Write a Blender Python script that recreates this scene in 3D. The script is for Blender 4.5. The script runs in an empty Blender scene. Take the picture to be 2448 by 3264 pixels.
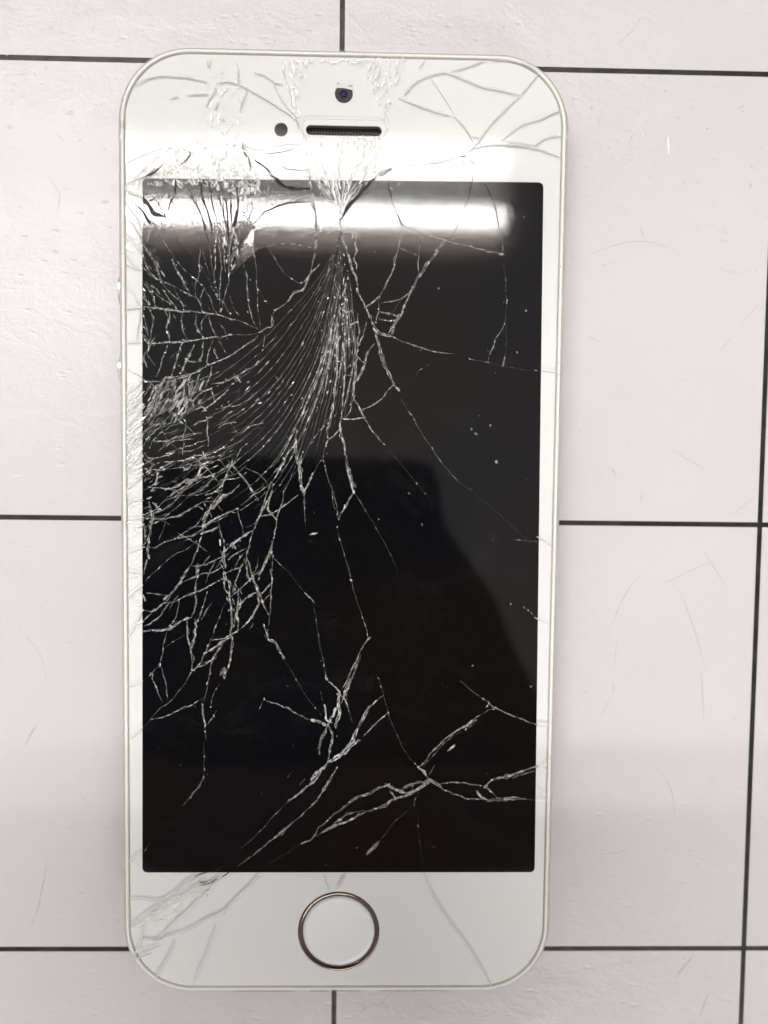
import bpy, bmesh, math, random
import numpy as np
from mathutils import Vector, Matrix, noise
from mathutils.geometry import delaunay_2d_cdt
random.seed(11)
rnd = random.random
def U(a, b): return a + (b - a) * random.random()

# ------------------------------------------------------------------ scene, camera, world, light  (1 unit = 1 cm)
sc = bpy.context.scene
col = sc.collection
sc.unit_settings.scale_length = 0.01
sc.view_settings.view_transform = 'Standard'
sc.view_settings.look = 'None'
sc.view_settings.exposure = 0.0
sc.view_settings.gamma = 1.0
CAM = np.array([0.3262, 0.974, 11.702]); RX, RY, RZ = -0.0584, -0.0213, 0.0117
F = 2640.0
ROT = (Matrix.Rotation(RZ, 3, 'Z') @ Matrix.Rotation(RY, 3, 'Y') @ Matrix.Rotation(RX, 3, 'X'))
cd = bpy.data.cameras.new('camera')
cam = bpy.data.objects.new('camera', cd); col.objects.link(cam)
cam.matrix_world = Matrix.Translation(Vector(CAM)) @ ROT.to_4x4()
cd.sensor_fit = 'VERTICAL'; cd.sensor_height = 36.0; cd.sensor_width = 27.0
cd.lens = F / 3264 * 36.0
cd.clip_start = 0.05; cd.clip_end = 2000
cd.dof.use_dof = True; cd.dof.focus_distance = 10.97; cd.dof.aperture_fstop = 0.115
sc.camera = cam

w = bpy.data.worlds.new('World'); sc.world = w; w.use_nodes = True
bg = w.node_tree.nodes['Background']; bg.inputs[0].default_value = (1.0, 0.955, 0.93, 1); bg.inputs[1].default_value = 0.48
sc.cycles.max_bounces = 8
sc.cycles.transparent_max_bounces = 12
sc.cycles.caustics_reflective = False; sc.cycles.caustics_refractive = False
LAMP = 77.0

def at(px, py, z):
    """photograph pixel -> the point of the horizontal plane z it shows"""
    d = ROT @ Vector(((px - 1224) / F, -(py - 1632) / F, -1))
    t = (z - CAM[2]) / d[2]
    return Vector((CAM[0] + t * d[0], CAM[1] + t * d[1], z))

# ------------------------------------------------------------------ materials
def mat(name):
    m = bpy.data.materials.new(name); m.use_nodes = True
    nt = m.node_tree; nt.nodes.clear()
    out = nt.nodes.new('ShaderNodeOutputMaterial')
    return m, nt, out
def N(nt, t, **kw):
    n = nt.nodes.new(t)
    for k, v in kw.items():
        if k in n.inputs: n.inputs[k].default_value = v
        else: setattr(n, k, v)
    return n
def L(nt, a, b): nt.links.new(a, b)
def ramp(nt, fac, stops):
    r = nt.nodes.new('ShaderNodeValToRGB'); L(nt, fac, r.inputs[0])
    e = r.color_ramp.elements
    while len(e) < len(stops): e.new(0.5)
    for k, (p, c) in enumerate(stops):
        e[k].position = p; e[k].color = (c, c, c, 1) if not isinstance(c, tuple) else (*c, 1)
    return r.outputs[0]
def pr(nt, color, rough, spec=0.5, metal=0.0, coat=0.0):
    b = nt.nodes.new('ShaderNodeBsdfPrincipled')
    b.inputs['Base Color'].default_value = (*color, 1); b.inputs['Roughness'].default_value = rough
    b.inputs['Specular IOR Level'].default_value = spec; b.inputs['Metallic'].default_value = metal
    b.inputs['Coat Weight'].default_value = coat
    return b
def noise_t(nt, scale, detail=3, rough=0.5, vec=None, dist=0.0):
    n = nt.nodes.new('ShaderNodeTexNoise'); n.inputs['Scale'].default_value = scale
    n.inputs['Detail'].default_value = detail; n.inputs['Roughness'].default_value = rough
    n.inputs['Distortion'].default_value = dist
    if vec is not None: L(nt, vec, n.inputs['Vector'])
    return n.outputs['Fac']
def coords(nt, sx=1, sy=1, sz=1, rz=0.0):
    g = nt.nodes.new('ShaderNodeNewGeometry'); mp = nt.nodes.new('ShaderNodeMapping')
    mp.inputs['Scale'].default_value = (sx, sy, sz); mp.inputs['Rotation'].default_value = (0, 0, rz)
    L(nt, g.outputs['Position'], mp.inputs['Vector']); return mp.outputs[0]
def mixc(nt, fac, a, b):
    m = nt.nodes.new('ShaderNodeMix'); m.data_type = 'RGBA'
    if hasattr(fac, 'links'): L(nt, fac, m.inputs[0])
    else: m.inputs[0].default_value = fac
    for i, c in ((6, a), (7, b)):
        if hasattr(c, 'links'): L(nt, c, m.inputs[i])
        else: m.inputs[i].default_value = (*c, 1)
    return m.outputs[2]
def bump(nt, h, strength, dist):
    b = nt.nodes.new('ShaderNodeBump'); b.inputs['Strength'].default_value = strength
    b.inputs['Distance'].default_value = dist; L(nt, h, b.inputs['Height']); return b.outputs[0]
def math_n(nt, op, a, b=None):
    m = nt.nodes.new('ShaderNodeMath'); m.operation = op
    for i, c in ((0, a), (1, b)):
        if c is None: continue
        if hasattr(c, 'links'): L(nt, c, m.inputs[i])
        else: m.inputs[i].default_value = c
    return m.outputs[0]

def simple(name, color, rough, spec=0.5, metal=0.0, nz=0.06, nscale=6):
    m, nt, out = mat(name); b = pr(nt, color, rough, spec, metal)
    f = noise_t(nt, nscale, 5, 0.6, coords(nt))
    L(nt, mixc(nt, f, tuple(c * (1 - nz) for c in color), tuple(min(1, c * (1 + nz)) for c in color)), b.inputs['Base Color'])
    L(nt, b.outputs[0], out.inputs[0]); return m

# white laminate table, worn and lightly scratched
m, nt, out = mat('white_laminate'); M_TILE = m
b = pr(nt, (0.7, 0.7, 0.7), 0.34, 0.42)
big = noise_t(nt, 0.35, 4, 0.55, coords(nt))
sm = noise_t(nt, 2.6, 5, 0.6, coords(nt), 0.6)
c1 = mixc(nt, big, (0.60, 0.575, 0.588), (0.66, 0.645, 0.652))
spk = ramp(nt, noise_t(nt, 9, 2, 0.5, coords(nt)), [(0.74, 0), (0.84, 1)])
c2 = mixc(nt, math_n(nt, 'MULTIPLY', spk, 0.05), c1, (0.36, 0.34, 0.34))
L(nt, c2, b.inputs['Base Color'])
v = nt.nodes.new('ShaderNodeTexVoronoi'); v.inputs['Scale'].default_value = 2.4; v.inputs['Randomness'].default_value = 1
L(nt, coords(nt, 1.0, 2.2, 1, 0.7), v.inputs['Vector'])
pit = ramp(nt, v.outputs['Distance'], [(0.03, 0.0), (0.16, 1.0)])
wav = noise_t(nt, 1.6, 6, 0.62, coords(nt, 1, 1.3, 1, 0.5), 0.5)
h = math_n(nt, 'ADD', math_n(nt, 'MULTIPLY', pit, 0.35), wav)
n1 = bump(nt, h, 0.30, 0.05)
fine = nt.nodes.new('ShaderNodeBump'); fine.inputs['Strength'].default_value = 0.32; fine.inputs['Distance'].default_value = 0.008
L(nt, noise_t(nt, 26, 3, 0.6, coords(nt)), fine.inputs['Height']); L(nt, n1, fine.inputs['Normal'])
L(nt, fine.outputs[0], b.inputs['Normal'])
L(nt, ramp(nt, sm, [(0.2, 0.26), (0.85, 0.34)]), b.inputs['Roughness'])
L(nt, b.outputs[0], out.inputs[0])

m, nt, out = mat('black_line_ink'); M_LINE = m
b = pr(nt, (0.02, 0.018, 0.018), 0.42, 0.3)
L(nt, mixc(nt, ramp(nt, noise_t(nt, 3.2, 5, 0.6, coords(nt)), [(0.45, 0), (0.75, 1)]), (0.008, 0.007, 0.007), (0.035, 0.032, 0.032)), b.inputs['Base Color'])
L(nt, bump(nt, noise_t(nt, 3.5, 5, 0.6, coords(nt), 1.0), 0.35, 0.05), b.inputs['Normal'])
L(nt, b.outputs[0], out.inputs[0])

M_PANEL = simple('white_front_paint', (0.88, 0.875, 0.872), 0.6, 0.1, nz=0.012, nscale=1.2)
m, nt, out = mat('display_black'); M_DISP = m
b = pr(nt, (0.004, 0.004, 0.004), 0.8, 0.02)
L(nt, mixc(nt, ramp(nt, noise_t(nt, 0.45, 2, 0.4, coords(nt)), [(0.4, 0), (0.65, 1)]), (0.0030, 0.0030, 0.0042), (0.0048, 0.0036, 0.0032)), b.inputs['Base Color'])
L(nt, b.outputs[0], out.inputs[0])
M_SILVER = simple('silver_aluminium', (0.72, 0.71, 0.69), 0.38, 0.5, 0.85, 0.08, 14)
m, nt, out = mat('cream_gasket'); M_CREAM = m
b = pr(nt, (0.7, 0.67, 0.58), 0.42, 0.4)
dirt = ramp(nt, noise_t(nt, 3.0, 6, 0.7, coords(nt)), [(0.6, 0), (0.72, 1)])
L(nt, mixc(nt, math_n(nt, 'MULTIPLY', dirt, 0.5), (0.87, 0.86, 0.81), (0.40, 0.34, 0.25)), b.inputs['Base Color'])
L(nt, b.outputs[0], out.inputs[0])
M_GROOVE = simple('grimy_groove', (0.62, 0.60, 0.54), 0.8, 0.2, nz=0.25, nscale=3)
M_WHITEPL = simple('white_plastic', (0.74, 0.74, 0.72), 0.35, 0.4, nz=0.02)
M_CHROME = simple('button_ring_metal', (0.16, 0.125, 0.11), 0.16, 0.5, 1.0, 0.4, 2.2)  # dark brown base stands in for the dark surroundings the chrome mirrors
M_BUTTON = simple('white_button', (0.84, 0.84, 0.86), 0.3, 0.4, nz=0.02)
M_BLACK = simple('sensor_black', (0.010, 0.009, 0.011), 0.8, 0.05)
M_LENSG = simple('lens_grey', (0.055, 0.055, 0.06), 0.8, 0.05)
M_BLUE = simple('lens_blue', (0.014, 0.022, 0.16), 0.7, 0.1)
M_DARKPH = simple('dark_silhouette', (0.006, 0.006, 0.009), 0.55, 0.3)
m, nt, out = mat('speaker_weave'); M_MESH = m
b = pr(nt, (0.03, 0.03, 0.03), 0.7, 0.1)
ck = nt.nodes.new('ShaderNodeTexChecker'); ck.inputs['Scale'].default_value = 36
L(nt, coords(nt, 1, 1, 1, 0.785), ck.inputs['Vector'])
L(nt, mixc(nt, ck.outputs['Fac'], (0.018, 0.017, 0.016), (0.085, 0.08, 0.075)), b.inputs['Base Color'])
L(nt, b.outputs[0], out.inputs[0])

# clear cover glass: thin, reflecting, everything below shows through
m, nt, out = mat('cover_glass'); M_GLASS = m
fr = N(nt, 'ShaderNodeFresnel', IOR=1.52)
gg_ = nt.nodes.new('ShaderNodeNewGeometry')
# the sheet has no thickness to refract in, so both of its faces reflect as an outer face does
L(nt, math_n(nt, 'SUBTRACT', 1.52, math_n(nt, 'MULTIPLY', gg_.outputs['Backfacing'], 1.52 - 1 / 1.52)), fr.inputs['IOR'])
tr = nt.nodes.new('ShaderNodeBsdfTransparent'); tr.inputs[0].default_value = (0.985, 0.99, 0.985, 1)
gl = N(nt, 'ShaderNodeBsdfGlossy', Roughness=0.05)
df = nt.nodes.new('ShaderNodeBsdfDiffuse'); df.inputs[0].default_value = (0.75, 0.74, 0.72, 1)
sg = ramp(nt, noise_t(nt, 0.9, 5, 0.62, coords(nt, 1.0, 1.5, 1, 0.5), 1.5), [(0.58, 0.0), (0.8, 0.009)])
m1 = nt.nodes.new('ShaderNodeMixShader'); L(nt, sg, m1.inputs[0]); L(nt, tr.outputs[0], m1.inputs[1]); L(nt, df.outputs[0], m1.inputs[2])
m2 = nt.nodes.new('ShaderNodeMixShader'); L(nt, fr.outputs[0], m2.inputs[0]); L(nt, m1.outputs[0], m2.inputs[1]); L(nt, gl.outputs[0], m2.inputs[2])
L(nt, m2.outputs[0], out.inputs[0])

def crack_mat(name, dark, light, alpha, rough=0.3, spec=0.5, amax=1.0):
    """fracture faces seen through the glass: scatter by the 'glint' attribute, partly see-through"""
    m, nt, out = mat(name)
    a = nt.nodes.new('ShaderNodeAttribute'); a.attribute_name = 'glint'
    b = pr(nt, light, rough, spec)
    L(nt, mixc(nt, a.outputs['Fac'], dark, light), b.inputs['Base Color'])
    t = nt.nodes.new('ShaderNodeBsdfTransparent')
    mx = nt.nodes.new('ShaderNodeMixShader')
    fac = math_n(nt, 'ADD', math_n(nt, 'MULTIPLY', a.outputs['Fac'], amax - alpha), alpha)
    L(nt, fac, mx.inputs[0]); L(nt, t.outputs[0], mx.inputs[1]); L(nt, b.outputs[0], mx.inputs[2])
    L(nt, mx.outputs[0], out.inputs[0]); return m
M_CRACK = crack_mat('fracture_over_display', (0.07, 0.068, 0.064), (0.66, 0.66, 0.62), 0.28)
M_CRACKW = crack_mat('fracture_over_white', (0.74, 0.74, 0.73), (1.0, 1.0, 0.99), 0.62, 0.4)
M_CRACKK = crack_mat('dark_fracture', (0.008, 0.008, 0.007), (0.05, 0.045, 0.04), 0.9, 0.5, 0.3)  # over the lamp band this dark colour stands in for the broken reflection
M_SLIVER = crack_mat('crushed_glass', (0.20, 0.20, 0.19), (0.82, 0.82, 0.79), 0.12, 0.12, 0.6)
M_SLIVERW = crack_mat('crushed_glass_on_white', (0.74, 0.73, 0.68), (0.93, 0.93, 0.90), 0.10, 0.15, 0.6)
M_DUST = crack_mat('pale_dust', (0.10, 0.10, 0.09), (0.75, 0.75, 0.70), 0.4, 0.5)
m, nt, out = mat('lamp_tube'); M_TUBE = m
e = nt.nodes.new('ShaderNodeEmission'); e.inputs[0].default_value = (1, 0.985, 0.965, 1); e.inputs[1].default_value = LAMP
L(nt, e.outputs[0], out.inputs[0])
M_HOUSE = simple('white_enamel', (0.75, 0.73, 0.70), 0.5)
M_SCUFF = crack_mat('pencil_scuff', (0.40, 0.38, 0.38), (0.56, 0.54, 0.54), 0.05, 0.5, 0.5, 0.30)
M_NICK = crack_mat('bright_nick', (0.75, 0.73, 0.72), (0.92, 0.9, 0.9), 0.25, 0.2, 0.8, 0.7)

# ------------------------------------------------------------------ object helpers
def mesh_obj(name, vs, fs, m, parent=None, smooth=False, glint=None):
    me = bpy.data.meshes.new(name); me.from_pydata([tuple(v) for v in vs], [], fs); me.validate(); me.update()
    if glint is not None:
        at_ = me.attributes.new('glint', 'FLOAT', 'POINT'); at_.data.foreach_set('value', glint[:len(me.vertices)])
    if m: me.materials.append(m)
    if smooth: me.polygons.foreach_set('use_smooth', [True] * len(me.polygons))
    o = bpy.data.objects.new(name, me); col.objects.link(o)
    if parent: o.parent = parent
    return o
def tag(o, label=None, cat=None, group=None, kind=None):
    for k, v in (('label', label), ('category', cat), ('group', group), ('kind', kind)):
        if v: o[k] = v
    return o
def empty(name, loc=(0, 0, 0)):
    o = bpy.data.objects.new(name, None); o.location = loc; col.objects.link(o); o.empty_display_size = 0.3; return o
def rrect(hw, hh, r, n=14, cx=0, cy=0):
    pts = []
    for sx, sy, a0 in ((1, 1, 0), (-1, 1, 90), (-1, -1, 180), (1, -1, 270)):
        for k in range(n + 1):
            a = math.radians(a0 + 90 * k / n)
            pts.append((cx + sx * (hw - r) + r * math.cos(a), cy + sy * (hh - r) + r * math.sin(a)))
    return pts
def loft(rings, cap0=False, cap1=False):
    n = len(rings[0]); vs = [v for r in rings for v in r]; fs = []
    for k in range(len(rings) - 1):
        for i in range(n):
            j = (i + 1) % n
            fs.append((k * n + i, k * n + j, (k + 1) * n + j, (k + 1) * n + i))
    if cap0: fs.append(tuple(range(n))[::-1])
    if cap1: fs.append(tuple((len(rings) - 1) * n + i for i in range(n)))
    return vs, fs
def circ(cx, cy, r, z, n=48): return [(cx + r * math.cos(2 * math.pi * k / n), cy + r * math.sin(2 * math.pi * k / n), z) for k in range(n)]
def inside(poly, x, y):
    c = False; j = len(poly) - 1
    for i in range(len(poly)):
        xi, yi = poly[i][:2]; xj, yj = poly[j][:2]
        if (yi > y) != (yj > y) and x < (xj - xi) * (y - yi) / (yj - yi) + xi: c = not c
        j = i
    return c

# ------------------------------------------------------------------ table top
GX = [-0.065 + 6.03 * k for k in range(-5, 6)]
GY = [0.165 + 6.262 * k for k in range(-4, 5)]
vs, fs = loft([[(x, y, z) for x, y in rrect(31, 26, 0.3, 4, 0, 0)] for z in (-1.6, -0.004)], True, True)
table = mesh_obj('table_top', vs, fs, M_LINE); tag(table, kind='structure')
G2 = 0.036
for i in range(len(GX) - 1):
    for j in range(len(GY) - 1):
        x0, x1, y0, y1 = GX[i] + G2, GX[i + 1] - G2, GY[j] + G2, GY[j + 1] - G2
        cx, cy, hx, hy = (x0 + x1) / 2, (y0 + y1) / 2, (x1 - x0) / 2, (y1 - y0) / 2
        vs, fs = loft([[(x, y, z) for x, y in rrect(hx - q, hy - q, 0.006, 1, cx, cy)] for q, z in ((0, -0.003), (0, -0.001), (0.003, 0.0))], False, True)
        mesh_obj('tile', vs, fs, M_TILE, table)

# ------------------------------------------------------------------ the phone
HW, HH, RC = 2.93, 6.303, 0.93
phone = empty('smartphone')
tag(phone, 'white phone with black screen and shattered glass lying on the white table', 'phone')
def ring(ins, z, n=16): return [(x, y, z) for x, y in rrect(HW - ins, HH - ins, RC - ins * 0.8, n)]
vs, fs = loft([ring(0.06, 0.0), ring(0.01, 0.03), ring(0, 0.07), ring(0, 0.62), ring(0.012, 0.655), ring(0.045, 0.70), ring(0.05, 0.66)], True, False)
mesh_obj('frame', vs, fs, M_SILVER, phone)
vs, fs = loft([ring(0.048, 0.64), ring(0.050, 0.705), ring(0.062, 0.718), ring(0.088, 0.718), ring(0.094, 0.70), ring(0.096, 0.64)])
mesh_obj('gasket', vs, fs, M_CREAM, phone, True)
vs, fs = loft([ring(0.092, 0.66), ring(0.135, 0.66)])
mesh_obj('rim_groove', vs, fs, M_GROOVE, phone)
# antenna breaks across the frame, one on each long side near the top
for px, sgn in ((372, -1), (1812, 1)):
    p = at(px, 436, 0.7); x0 = sgn * (HW - 0.052); x1 = sgn * (HW + 0.003); y0, y1 = p.y - 0.04, p.y + 0.04
    prof = [(x0, 0.703), (sgn * (HW - 0.043), 0.703), (sgn * (HW - 0.010), 0.658), (x1, 0.62), (x1, 0.1)]
    vs = [(x, y, z) for y in (y0, y1) for x, z in prof]; n = len(prof)
    fs = [(i, i + 1, n + i + 1, n + i) for i in range(n - 1)]
    mesh_obj('antenna_band', vs, fs, M_WHITEPL, phone)
# volume buttons on the left edge
for py in (930, 1178):
    p = at(368, py, 0.4)
    vs, fs = loft([[(-HW - dx, p.y + r * math.sin(t) * 1.0, 0.38 + r * math.cos(t)) for t in [2 * math.pi * k / 20 for k in range(20)]] for r, dx in ((0.24, -0.01), (0.24, 0.03), (0.21, 0.045))], False, True)
    mesh_obj('volume_button', vs, fs, M_SILVER, phone)

# openings in glass and panel (plane at 0.735)
ZG = 0.735
btn = at(1079.5, 2971, ZG); BR = 0.560
slot_a, slot_b = at(975, 401, ZG), at(1216, 430, ZG)
scx, scy = (slot_a.x + slot_b.x) / 2, (slot_a.y + slot_b.y) / 2; shw = (slot_b.x - slot_a.x) / 2; shh = 0.058
SLOT = rrect(shw, shh, shh * 0.98, 6, scx, scy)
BTN = [(x, y) for x, y, z in circ(btn.x, btn.y, BR, 0, 56)]
OUTL = [(x, y) for x, y, z in ring(0.118, 0, 16)]
DISP = None

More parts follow.
